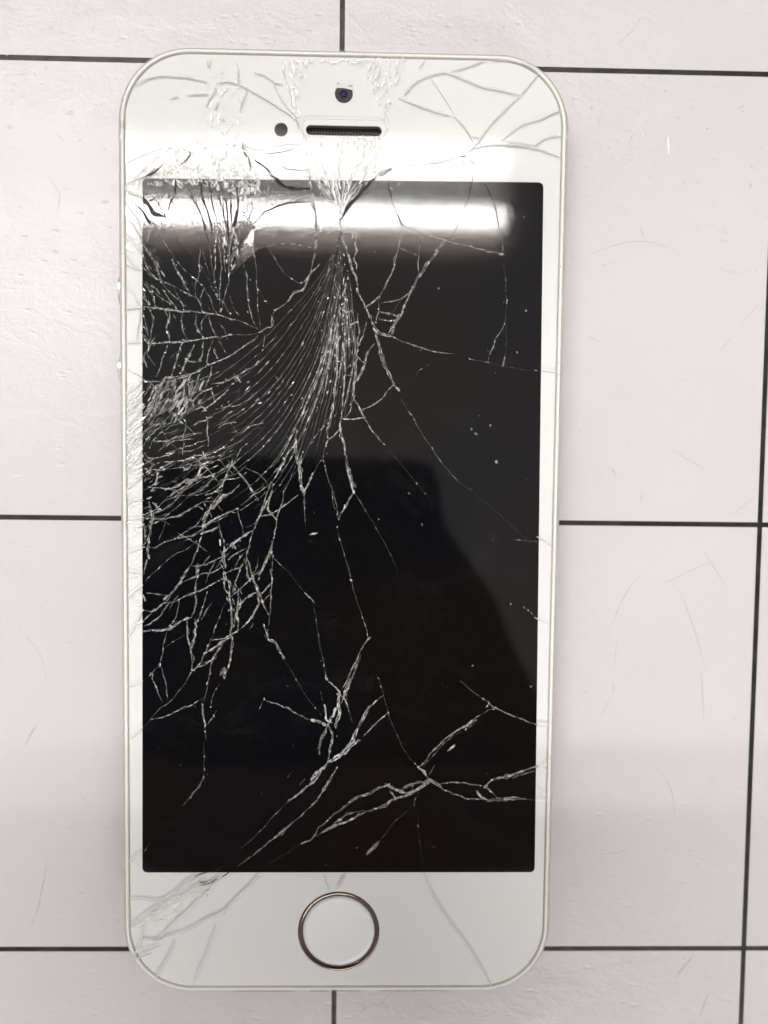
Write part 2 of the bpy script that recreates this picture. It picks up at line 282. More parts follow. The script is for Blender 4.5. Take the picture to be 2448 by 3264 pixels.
# ------------------------------------------------------------------ crack tracings. each region: pixel origin and step of the close-up they were read from
REG = {1: (360, 120, .4461), 2: (1060, 120, .4822), 3: (360, 540, .4822), 4: (1000, 540, .4822), 5: (360, 1060, .4822), 6: (360, 1560, .4822),
       7: (760, 1960, .3617), 8: (1200, 2060, .3858), 9: (360, 2660, .4461), 10: (1060, 2660, .4822), 11: (1700, 1400, .452), 12: (850, 240, .2592),
       13: (340, 850, .1809), 0: (0, 0, 1.4756)}
TR = """
3 d 7 .5: 195,905 300,920 430,938 590,945 690,960 780,990
3 d 3 .5: 690,955 780,990 870,1015 950,1052 1000,1078
3 d 6 .6: 240,1150 350,1145 490,1135 600,1118 680,1108 780,1095
3 d 3 .4: 780,1095 830,1095 900,1090 975,1078
3 d 5 .7: 960,1085 1020,1050 1048,1040 1052,960 1075,930
3 d 6 .7: 1075,930 1150,880 1200,820 1260,790 1300,700 1360,640
3 d 5 .5: 1210,740 1240,755 1275,735 1300,690 1350,650
3 d 5 .5: 925,190 915,260 905,320 930,365
3 d 3 .5: 930,365 930,450 935,560 948,640 950,700 955,850 960,960 975,1030 985,1070
3 d 5 .5: 860,620 880,680 888,740 893,850 905,920 925,1000 955,1050
3 d 3 .5: 770,700 820,655 860,620 930,550 980,520 1060,497 1130,490 1200,495 1260,507 1320,525
3 d 3 .5: 1025,515 1060,570 1100,640 1150,700 1185,730 1230,752
3 d 9 .5: 1300,60 1318,140 1325,220 1340,300 1345,380 1340,470 1335,550 1322,620 1308,680
3 d 3 .6: 1308,220 1335,300 1340,350
3 k 4 .1: 930,362 965,330 1005,280 1070,250 1130,228 1200,217 1308,214
3 d 3 .7: 1045,60 1030,120 1020,170 1012,230 1005,280
3 k 10 .1: 1040,40 1080,70 1115,98 1150,118 1200,128 1260,130 1300,127
3 d 2 .3: 840,665 900,720 945,775 970,810 1010,870 1070,940
3 k 5 .1: 410,60 415,110 415,168
3 k 3 .2: 415,168 385,210 365,290
3 d 3 .4: 415,168 445,220 480,270 510,320 540,385 565,440 580,500 600,570 625,650 640,720
3 k 5 .1: 500,130 520,180 545,230 570,270 590,320 605,370 620,430 640,500
3 d 4 .35: 640,500 650,580 655,640 670,700 680,780
3 k 6 .1: 575,60 578,110 590,170 610,240 630,310 650,380 655,440
3 k 5 .1: 625,60 640,130 650,190 665,260 685,330 700,390
3 k 5 .1: 700,160 715,220 735,310 755,390 765,470
3 k 5 .1: 735,140 745,200 755,290 760,370 760,460
3 k 5 .1: 770,150 780,220 782,290 790,350
3 k 11 .1: 825,265 815,310 803,350 795,380
3 d 4 .6: 795,380 785,450 775,530 768,620 765,700 770,740 745,800 730,870 715,950
3 k 4 .1: 820,80 822,150 828,210 830,265 870,290 880,320 905,325
3 d 5 .6: 820,380 822,440 812,500 800,560 780,640
3 d 4 .5: 920,400 880,450 860,490 830,570 800,620 770,690
3 d 4 .5: 700,390 698,440 710,510 715,590 718,650 712,740 705,830 710,940
3 d 4 .5: 720,390 725,470 735,560 740,640 745,680
3 d 5 .5: 690,380 680,480 675,560 680,640 665,700
3 k 13 .1: 200,180 235,235 270,285 310,305 350,318
3 k 8 .1: 170,245 205,290 230,335 255,365
3 k 4 .1: 280,190 300,220 320,270 350,318
3 k 3 .2: 280,190 235,210
3 d 3 .4: 255,365 290,410 330,470 380,545 430,620 490,680 550,730 600,780
3 d 2 .3: 350,320 390,400 440,470 490,530 550,600 600,670 650,750 700,850
3 d 7 .6: 265,380 245,420 225,475
3 d 8 .35: 195,490 225,540 260,590 290,650 320,730
3 d 6 .4: 200,560 215,620 250,690 310,735
3 d 5 .4: 195,640 250,700 320,740 400,770 450,800
3 d 9 .45: 400,600 420,660 450,710 480,770 510,830
3 d 3 .4: 400,600 400,570
3 d 4 .5: 510,830 560,860 580,900 590,940
3 d 5 .5: 610,775 580,840 580,890
3 d 4 .5: 545,830 545,770 570,700 570,640 575,560 575,500
3 d 4 .4: 610,790 640,850 670,930 700,960
3 d 3 .4: 650,770 700,860
3 d 5 .4: 195,740 240,800 270,850 280,915
3 d 5 .5: 330,790 360,840 390,880 430,930
3 d 4 .4: 270,800 320,850 380,890
3 d 6 .35: 200,800 215,850 240,900
3 d 3 .4: 400,770 430,840 460,880 465,930
3 d 4 .5: 455,800 510,830
3 d 4 .4: 320,740 360,800 420,850 480,900
3 d 6 .5: 345,940 370,1000 355,1050 370,1110 375,1150
3 d 5 .5: 375,940 375,1010
3 d 5 .5: 465,945 455,1000 465,1060 490,1130
3 d 7 .4: 550,960 550,1020 565,1070 600,1118
3 d 5 .4: 620,960 590,1010 590,1060
3 d 5 .5: 635,965 640,1010 660,1060 685,1105
3 d 5 .4: 195,930 210,990 225,1050 245,1130
3 d 7 .3: 250,940 265,1000 255,1070 245,1150
3 d 4 .35: 195,1080 230,1120 260,1150
3 d 2 .5: 1000,1090 1000,1150 990,1200
3 d 3 .5: 1005,1185 1050,1130 1090,1100
3 d 2 .4: 700,1120 730,1190 755,1225
3 d 3 .5: 755,1240 840,1190 900,1145 960,1100
3 d 2 .4: 190,1210 210,1240
5 d 5 .6: 200,20 235,100 210,150 195,210
5 d 3 .5: 235,100 300,75 350,65 460,60
5 d 4 .5: 360,90 340,150 315,220 290,290
5 d 6 .45: 460,70 440,120 415,190 390,280
5 d 7 .5: 540,80 510,140 480,200 450,270
5 d 6 .6: 480,175 520,195 580,190
5 d 5 .5: 600,60 600,110 590,160 570,190
5 d 5 .6: 670,45 640,110 620,170 630,210 700,190 760,160 850,105 920,55 960,25
5 d 2 .4: 690,50 730,110 760,140
5 d 4 .5: 670,110 690,170
5 d 5 .6: 630,210 590,240 560,265 480,280 420,290
5 d 8 .6: 420,290 370,300 330,330 290,370
5 d 6 .4: 195,330 260,325 330,330
5 d 4 .4: 260,330 240,370 210,410
5 d 10 .45: 290,370 275,430 290,480 260,530 230,600
5 d 9 .5: 370,310 350,370 320,420 300,480
5 d 8 .5: 410,370 420,420 400,470 380,520
5 d 8 .5: 470,290 470,360 480,430 520,450
5 d 6 .5: 510,290 500,350 505,420
5 d 6 .5: 570,290 540,360 520,420 490,480 470,540
5 d 8 .6: 460,430 440,500 420,560 400,610
5 d 8 .5: 400,540 430,570 450,600
5 d 5 .5: 655,230 640,290 620,350
5 d 5 .5: 650,375 665,420 670,440
5 d 6 .6: 550,510 590,495 620,520
5 d 7 .5: 630,380 570,410 530,460 540,500
5 d 6 .6: 540,610 570,590 620,580
5 d 5 .6: 625,570 625,640 630,700 628,750
5 d 5 .5: 640,345 720,330 800,300 900,240 960,200
5 d 7 .6: 800,270 840,325
5 d 8 .5: 230,510 205,540 240,550
5 d 6 .35: 200,620 250,560 300,480 370,420
5 d 6 .35: 210,660 260,620 330,600
5 d 6 .35: 205,740 240,690 290,640 340,600
5 d 5 .3: 240,760 280,700 320,660
5 d 6 .5: 280,720 350,715 410,695 460,680
5 d 5 .5: 480,580 480,650 460,700 470,740 460,800
5 d 4 .4: 420,700 490,690 550,670 620,640
5 d 4 .5: 380,790 450,765 530,740 640,700
5 d 8 .6: 345,800 385,800 415,790
5 d 3 .5: 620,740 560,760 500,790 430,790
5 d 4 .5: 210,800 240,835 280,830 340,815 380,815
5 d 5 .6: 280,870 340,855 420,850 500,835 570,815 650,800 720,760 790,710
5 d 6 .5: 590,780 620,850
5 d 7 .4: 210,840 260,870 230,920
5 d 4 .4: 220,900 280,905 330,910 400,870 440,850
5 d 5 .4: 330,910 410,900 500,885 600,870 700,840 790,820
5 d 3 .4: 600,810 660,830 720,810 800,780
5 d 7 .6: 620,860 580,900 560,940 520,970
5 d 6 .6: 240,1020 300,1025 390,1030 430,1010 480,980 540,970 620,950 700,920 760,880
5 d 4 .5: 700,985 740,970 830,960 880,930
5 d 8 .5: 300,940 290,980 250,1015
5 d 11 .6: 390,1030 410,1050 380,1075
5 d 4 .5: 430,1060 500,1020 540,970
5 d 3 .4: 430,1075 520,1075 600,1060 680,1020 740,970
5 d 6 .5: 790,830 780,880 750,940 730,990 710,1050
5 d 4 .5: 880,740 850,770 820,820 790,880
5 d 5 .5: 620,1070 680,1050 710,1020
5 d 12 .55: 680,1040 710,1060 690,1090
5 d 6 .5: 830,1010 780,1060 720,1080 670,1140
5 d 9 .5: 740,1070 700,1120 660,1160
5 d 3 .5: 195,1205 280,1170 330,1120 370,1080
5 d 5 .6: 270,1130 310,1170
5 d 4 .5: 195,1225 260,1228 340,1228 430,1210 480,1180 560,1140 640,1090
5 d 5 .5: 560,1140 590,1165
5 d 5 .5: 680,1100 620,1190 590,1240
5 d 4 .5: 850,1140 920,1080 1000,1030 1060,1000
5 d 6 .6: 1060,1000 1045,1060 1030,1120 1030,1170 1075,1230
5 d 4 .5: 1050,980 1010,1080 990,1150 965,1215
5 d 5 .6: 965,1215 1030,1205 1080,1180 1150,1130 1220,1075
5 d 3 .4: 1210,880 1180,950 1150,1010 1130,1080 1110,1150
5 d 6 .6: 1190,760 1150,810 1110,890 1080,940 1050,990
5 d 3 .45: 1200,780 1160,860 1110,930
5 d 12 .6: 1220,640 1210,700 1205,780 1220,850 1235,900 1240,960 1250,1040
5 d 14 .75: 1245,1020 1265,1060 1260,1080
5 d 8 .8: 1265,1050 1290,1000 1320,935
5 d 4 .35: 1262,1080 1268,1150 1270,1240
5 d 6 .5: 1250,790 1240,850 1225,900
5 d 3 .45: 1240,790 1290,760 1350,670 1410,600 1450,520
5 d 5 .5: 1465,490 1440,560 1425,630 1420,690
5 d 6 .7: 1500,640 1450,690 1420,710 1405,750
5 d 3 .45: 1400,760 1390,820 1400,880 1420,960 1445,1030 1460,1120 1490,1230
5 d 3 .45: 1425,990 1455,1050 1475,1130 1490,1230
5 d 3 .4: 1385,830 1350,890 1320,940
5 d 8 .7: 1512,560 1500,620 1515,700 1530,760 1545,830
5 d 14 .45: 1545,830 1555,900 1575,960 1595,1010
5 d 8 .8: 1555,930 1570,980 1590,1050
5 d 5 .6: 1595,1060 1560,1110 1530,1160 1490,1235
5 d 3 .4: 1600,1060 1630,1110 1659,1160
5 d 5 .7: 1525,570 1590,570 1655,560
5 d 4 .6: 1470,490 1460,400 1470,330 1480,260 1480,190
5 d 7 .7: 1500,30 1480,100 1485,190 1520,170
5 d 6 .7: 1530,10 1530,80 1530,160 1535,240 1530,320 1520,420 1515,500 1512,560
5 d 3 .6: 1535,280 1590,285
5 d 5 .6: 1610,160 1605,230 1600,330 1590,420 1610,470 1650,540
5 d 5 .6: 1610,160 1640,185 1659,200
5 d 6 .6: 1600,330 1640,290 1659,240
5 d 8 .7: 1620,480 1640,520 1658,560
5 d 4 .5: 1590,440 1560,530 1530,570
5 d 3 .4: 1100,320 1070,280
6 d 4 .5: 200,185 280,195 350,190 430,180 500,140 560,110
6 d 3 .4: 200,165 240,155 300,130
6 d 9 .5: 240,80 250,130 260,200 245,270 235,330
6 d 6 .4: 200,200 215,280 210,360
6 d 12 .5: 235,340 230,400 240,440
6 d 5 .4: 235,440 220,500 205,560
6 d 4 .45: 200,385 280,380 350,350 420,320 500,270 560,220 600,160
6 d 3 .35: 300,340 330,270 350,200
6 d 8 .5: 650,120 620,180 600,240 585,290
6 d 6 .7: 585,290 640,275 700,240
6 d 8 .5: 600,245 680,190 760,150 820,125
6 d 6 .4: 590,290 570,370 540,440 515,500
6 d 3 .35: 210,610 300,520 400,440 480,400 560,340
6 d 4 .4: 700,210 710,280 730,350 735,400
6 d 4 .4: 820,130 840,200 865,290
6 d 3 .4: 830,150 900,100 980,50 1010,10
6 d 9 .55: 1050,20 1020,80 990,140 965,190 930,260
6 d 4 .5: 975,180 1030,165 1080,190
6 d 5 .5: 1130,10 1120,80 1090,170 1075,250 1060,330 1040,400
6 d 8 .55: 930,270 870,300 830,330 780,370 740,410
6 d 5 .4: 930,270 910,340 890,400 885,470
6 d 5 .5: 1040,400 1010,460 990,520 965,590
6 d 9 .4: 1055,340 1040,430 1010,470
6 d 4 .5: 1060,440 1050,520 1050,600 1045,700 1040,820 1030,900
6 d 3 .5: 1065,460 1130,520
6 d 14 .7: 735,410 730,470 740,500
6 d 4 .5: 515,500 560,510 620,490 700,455 740,440
6 d 9 .5: 515,500 480,550 440,620 400,670 350,720
6 d 9 .6: 560,510 560,550
6 d 4 .5: 450,620 540,580 600,560 680,540 740,500
6 d 4 .4: 560,570 580,500
6 d 5 .5: 770,460 820,420 880,390
6 d 5 .5: 740,550 800,530 850,510 870,460
6 d 10 .7: 740,555 740,600 725,590
6 d 5 .6: 735,620 740,660 770,690
6 d 5 .6: 760,590 770,640 770,690
6 d 5 .6: 850,500 830,560 810,610 800,640
6 d 9 .5: 885,440 900,500 920,570 940,620 970,690 1000,770 1030,830
6 d 5 .5: 990,520 940,560 900,600 850,650 800,690 770,710
6 d 5 .6: 1045,620 1010,660 975,690
6 d 5 .5: 870,480 890,550 910,610
6 d 8 .6: 910,700 950,685 960,720 965,760 940,810 900,870 850,920
6 d 6 .5: 900,690 850,750 820,820 800,900
6 d 9 .5: 770,700 780,770 785,840 785,900 770,970
6 d 8 .5: 830,660 830,740 820,820 830,880 815,940
6 d 6 .4: 560,570 540,640 550,720 540,790 520,850
6 d 5 .5: 340,750 400,740 470,710 540,680 600,660 700,600
6 d 4 .5: 220,685 290,690 360,700
6 d 5 .5: 200,800 270,800 330,760 400,680
6 d 6 .45: 205,910 250,880 310,840 340,790 370,750
6 d 9 .5: 205,940 260,930 320,935 370,915 420,890 490,855
6 d 5 .4: 200,870 240,830 280,790
6 d 4 .35: 440,740 420,830 380,900
6 d 4 .4: 620,680 600,760 570,840 545,900
6 d 7 .45: 490,840 490,920 500,990 515,1060 525,1180
6 d 8 .5: 550,870 545,930 535,1000 520,1050
6 d 3 .3: 750,740 710,830 680,910 650,990
6 d 5 .5: 660,990 720,990 780,960 830,930
6 d 7 .6: 780,970 720,1010 660,1050 610,1080
6 d 5 .4: 650,990 620,1060 580,1140 540,1190
6 d 6 .5: 790,980 780,1060 770,1150 740,1230
6 d 7 .4: 720,1020 680,1090 650,1150 640,1220
6 d 5 .5: 660,1120 620,1150 560,1175 525,1190
6 d 10 .55: 720,1210 740,1180 740,1250
6 d 3 .4: 525,1195 480,1270 430,1340 370,1410 320,1440 240,1530 200,1570
6 d 3 .35: 700,1290 660,1370 650,1440
6 d 4 .3: 640,1220 620,1320 600,1400
6 d 4 .45: 250,1520 340,1500 430,1460 530,1420 590,1380
6 d 7 .5: 590,1420 600,1500 610,1580
6 d 3 .3: 610,1600 615,1659
6 d 3 .4: 610,1570 650,1520 690,1460
6 d 4 .4: 360,930 340,1010 325,1100 310,1160
6 d 2 .3: 345,1040 410,1000 470,960
6 d 5 .3: 315,1150 330,1210 350,1290 365,1390
6 d 6 .3: 260,1240 290,1310 310,1370 330,1410
6 d 6 .5: 235,1235 260,1220 255,1250
6 d 3 .4: 255,1215 310,1155
6 d 7 .5: 1000,900 1030,990 1080,1020 1130,1110
6 d 2 .25: 1130,1110 1180,1200 1240,1310 1310,1410 1390,1500
6 d 2 .25: 1060,440 1170,560 1260,670
6 d 4 .6: 1260,670 1325,740
6 d 2 .3: 1325,740 1340,850 1360,950 1385,1100
6 d 4 .5: 1385,1100 1390,1120
6 d 2 .3: 1390,1110 1410,1220 1420,1260
6 d 3 .3: 1265,0 1265,80 1270,240
6 d 3 .3: 1480,230 1510,360 1550,500 1590,650 1640,820 1659,900
7 d 3 .45: 1085,0 1110,80 1145,200
7 d 5 .5: 1145,205 1090,290 1040,390 990,500 950,590 900,670
7 d 5 .5: 1080,350 1040,450 1000,560 960,680 950,780
7 d 12 .8: 890,690 880,780 890,860 870,930 860,1000
7 d 8 .6: 980,580 940,690 910,780
7 d 5 .6: 780,570 840,620 890,680 950,770 980,870
7 d 2 .25: 980,870 1020,970
7 d 2 .25: 770,560 745,400 710,250 690,60
7 d 4 .5: 225,740 350,790 480,850 600,910 660,930
7 d 10 .7: 660,930 720,945 780,980
7 d 8 .75: 750,780 770,850 775,920 810,940
7 d 9 .7: 790,960 830,890 850,830
7 d 2 .3: 720,670 740,760
7 d 10 .55: 780,990 740,1060 720,1130 710,1210
7 d 9 .45: 800,970 830,1060 810,1160 790,1260
7 d 5 .5: 1275,700 1200,770 1140,830 1090,910 1060,980
7 d 12 .5: 1150,820 1110,880 1070,960 1040,1010
7 d 16 .65: 1050,1000 1030,1070 1000,1110 950,1180 900,1230
7 d 18 .75: 1050,1110 980,1160 920,1220 860,1260 800,1290
7 d 9 .55: 800,1290 760,1340 700,1380 650,1430
7 d 14 .7: 740,1350 690,1390 650,1440
7 d 8 .6: 740,1370 680,1450 590,1520 500,1600 430,1650
7 d 3 .5: 590,1440 540,1500
7 d 3 .3: 430,1650 340,1740 240,1850 100,1990 0,2070
7 d 5 .5: 870,1340 820,1430 770,1510 710,1600 650,1670
7 d 8 .5: 830,1400 780,1500 740,1560
7 d 4 .5: 650,1670 560,1760 440,1860 350,1940 280,1990 150,2100 0,2210
7 d 9 .6: 440,1860 380,1910 310,1970
7 d 4 .6: 1320,860 1210,960 1100,1070
7 d 2 .35: 1220,510 1250,610 1280,720 1320,860 1370,990 1430,1130 1500,1250 1590,1340
7 d 10 .5: 1310,1500 1220,1530 1140,1580 1030,1620 950,1680 860,1740
7 d 5 .4: 860,1740 780,1810 720,1870 670,1940
7 d 9 .5: 1310,1500 1360,1530 1430,1560 1500,1570
7 d 10 .55: 1640,1480 1560,1540 1480,1590 1380,1620 1300,1670 1200,1710 1080,1750
7 d 7 .5: 1340,1560 1380,1610
7 d 6 .45: 1110,1720 990,1745 900,1790 830,1850 760,1900 660,1950
7 d 9 .5: 1080,1750 980,1810 880,1850 790,1890
7 d 10 .6: 840,1850 780,1890
7 d 6 .6: 670,1940 640,1975 560,2010
7 d 2 .15: 560,2010 450,2080 260,2200
7 d 2 .35: 1490,1720 1400,1800 1330,1880 1250,1980
7 d 10 .85: 1245,1990 1190,2050 1135,2090
7 d 3 .3: 1590,1560 1560,1620 1550,1690
7 d 3 .4: 225,740 180,830
8 d 7 .8: 345,995 370,1020 410,1070 440,1105
8 d 12 .75: 400,1120 440,1100 490,1130 540,1170
8 d 12 .6: 420,1120 360,1170 300,1200 260,1215 200,1200
8 d 10 .5: 390,1115 300,1135 240,1165 200,1195
8 d 4 .4: 300,1150 290,1190
8 d 5 .55: 350,1000 430,910 500,830 600,740 670,690 770,630 890,540
8 d 3 .45: 380,1010 440,930 510,850 570,790 640,730
8 d 7 .4: 680,690 750,650 820,610
8 d 4 .45: 890,550 930,520 970,515
8 d 5 .5: 900,510 930,475
8 d 3 .35: 690,285 760,340 840,405 880,430
8 d 5 .5: 880,430 930,470 1000,510 1080,550 1170,590 1250,620 1325,645
8 d 2 .25: 640,740 720,690 780,660 830,600
8 d 7 .8: 585,870 650,808
8 d 5 .45: 490,1130 570,1130 650,1125 730,1130 800,1145 900,1150
8 d 4 .5: 500,1155 600,1200 680,1230 740,1250 850,1260 950,1275
8 d 9 .8: 820,1185 850,1230 890,1260 925,1275
8 d 14 .4: 925,1270 1000,1265 1090,1260 1160,1255 1230,1260
8 d 3 .3: 1230,1262 1320,1270
8 d 9 .5: 900,1155 940,1110 1000,1090 1060,1080 1140,1050 1230,1020 1320,990
8 d 4 .5: 1130,1080 1200,1060 1260,1040 1325,1020
8 d 6 .35: 900,1160 950,1200 1000,1250
8 d 3 .4: 430,1060 480,980
8 d 2 .3: 1270,1110 1320,1165
8 d 2 .15: 345,1340 350,1560 370,1700 395,1840
8 d 7 .35: 395,1840 402,1858
4 d 3 .4: 490,60 500,130 520,210 550,290 580,360
4 k 3 .1: 490,60 500,130 520,210 550,290
4 k 6 .1: 550,290 575,350 600,370
4 d 5 .8: 580,370 640,390 720,420 800,450 870,470
4 d 4 .6: 870,470 960,495 1060,520 1160,545 1240,560
4 k 3 .2: 1060,5 1045,80 1030,170 1000,250 960,350 920,430 890,465
4 k 3 .15: 1115,60 1150,130 1180,190 1200,260 1215,340 1235,430
4 d 5 .6: 1180,190 1210,290
4 d 3 .5: 1235,430 1248,500 1250,560
4 d 7 .6: 1243,560 1256,565
4 d 2 .35: 1250,560 1260,650 1272,800 1272,950 1270,1040 1270,1150 1262,1290
4 d 4 .6: 1262,1000 1250,1050 1215,1100 1190,1160 1165,1220 1150,1275
4 d 9 .6: 1260,1240 1252,1298
4 d 5 .6: 575,400 572,470 555,540 540,600 520,670 490,740 450,810 430,850
4 d 5 .35: 560,530 620,540 690,575
4 d 4 .6: 710,440 700,520 692,580 690,640 692,700
4 d 11 .45: 880,480 840,510 800,560 760,610 720,670 695,710 670,760 640,810
4 d 8 .45: 640,810 610,880 580,950 550,1010 520,1070
4 d 6 .4: 700,700 650,790 600,840 540,870 440,880
4 d 8 .5: 430,850 390,880 345,910
4 d 5 .45: 430,870 430,940 410,1010
4 d 9 .35: 430,940 500,955 560,970
4 d 8 .3: 430,985 490,1000 545,1000
4 d 3 .3: 520,950 560,890 590,850
4 d 9 .5: 560,970 540,1010 490,1090
4 d 12 .55: 390,1030 430,1080 480,1095 520,1110
4 d 5 .5: 520,1105 600,1145 700,1175 800,1205 930,1220
4 d 3 .45: 1030,1252 1150,1280
4 d 2 .25: 1150,1280 1262,1300 1380,1325 1500,1332
4 d 9 .5: 180,430 200,490 230,570 250,640 280,720 290,800
4 d 6 .6: 290,800 310,850 340,910 370,980 400,1040
4 d 12 .6: 400,1060 420,1130 440,1200 460,1270 490,1340 520,1400 550,1450
4 d 9 .5: 400,1150 350,1220 340,1290 310,1350 270,1410
4 d 5 .5: 290,960 300,1080 290,1180 290,1240 340,1280
4 d 5 .5: 290,1010 250,1030 230,1090
4 d 5 .5: 350,1000 330,1080 300,1160
4 d 5 .5: 290,1240 280,1300 270,1410
4 d 4 .5: 220,1360 265,1365
4 d 9 .7: 205,870 210,940 240,935
12 d 7 .7: 905,1650 912,1740 905,1850 900,1950
4 d 2 .25: 795,1262 740,1300 690,1340 670,1390
4 k 11 .15: 400,60 350,110 290,180 240,230 205,290 185,330
0 d 3 .4: 865,860 890,900 930,965 980,1030 1020,1060
0 d 2 .15: 1020,1060 1100,1130 1160,1190
0 d 2 .18: 830,960 880,1020 930,1080
0 d 5 .6: 850,830 820,865 785,885
0 d 5 .5: 780,890 800,925 830,960
0 d 2 .3: 770,1070 800,1120 840,1190 860,1240
0 d 2 .3: 441,1600 441,1660 443,1690
0 d 4 .45: 440,1680 420,1710 398,1738
0 d 3 .4: 1105,1165 1160,1170
0 d 2 .3: 1130,1310 1160,1335
0 d 2 .3: 325,1820 310,1840
"""
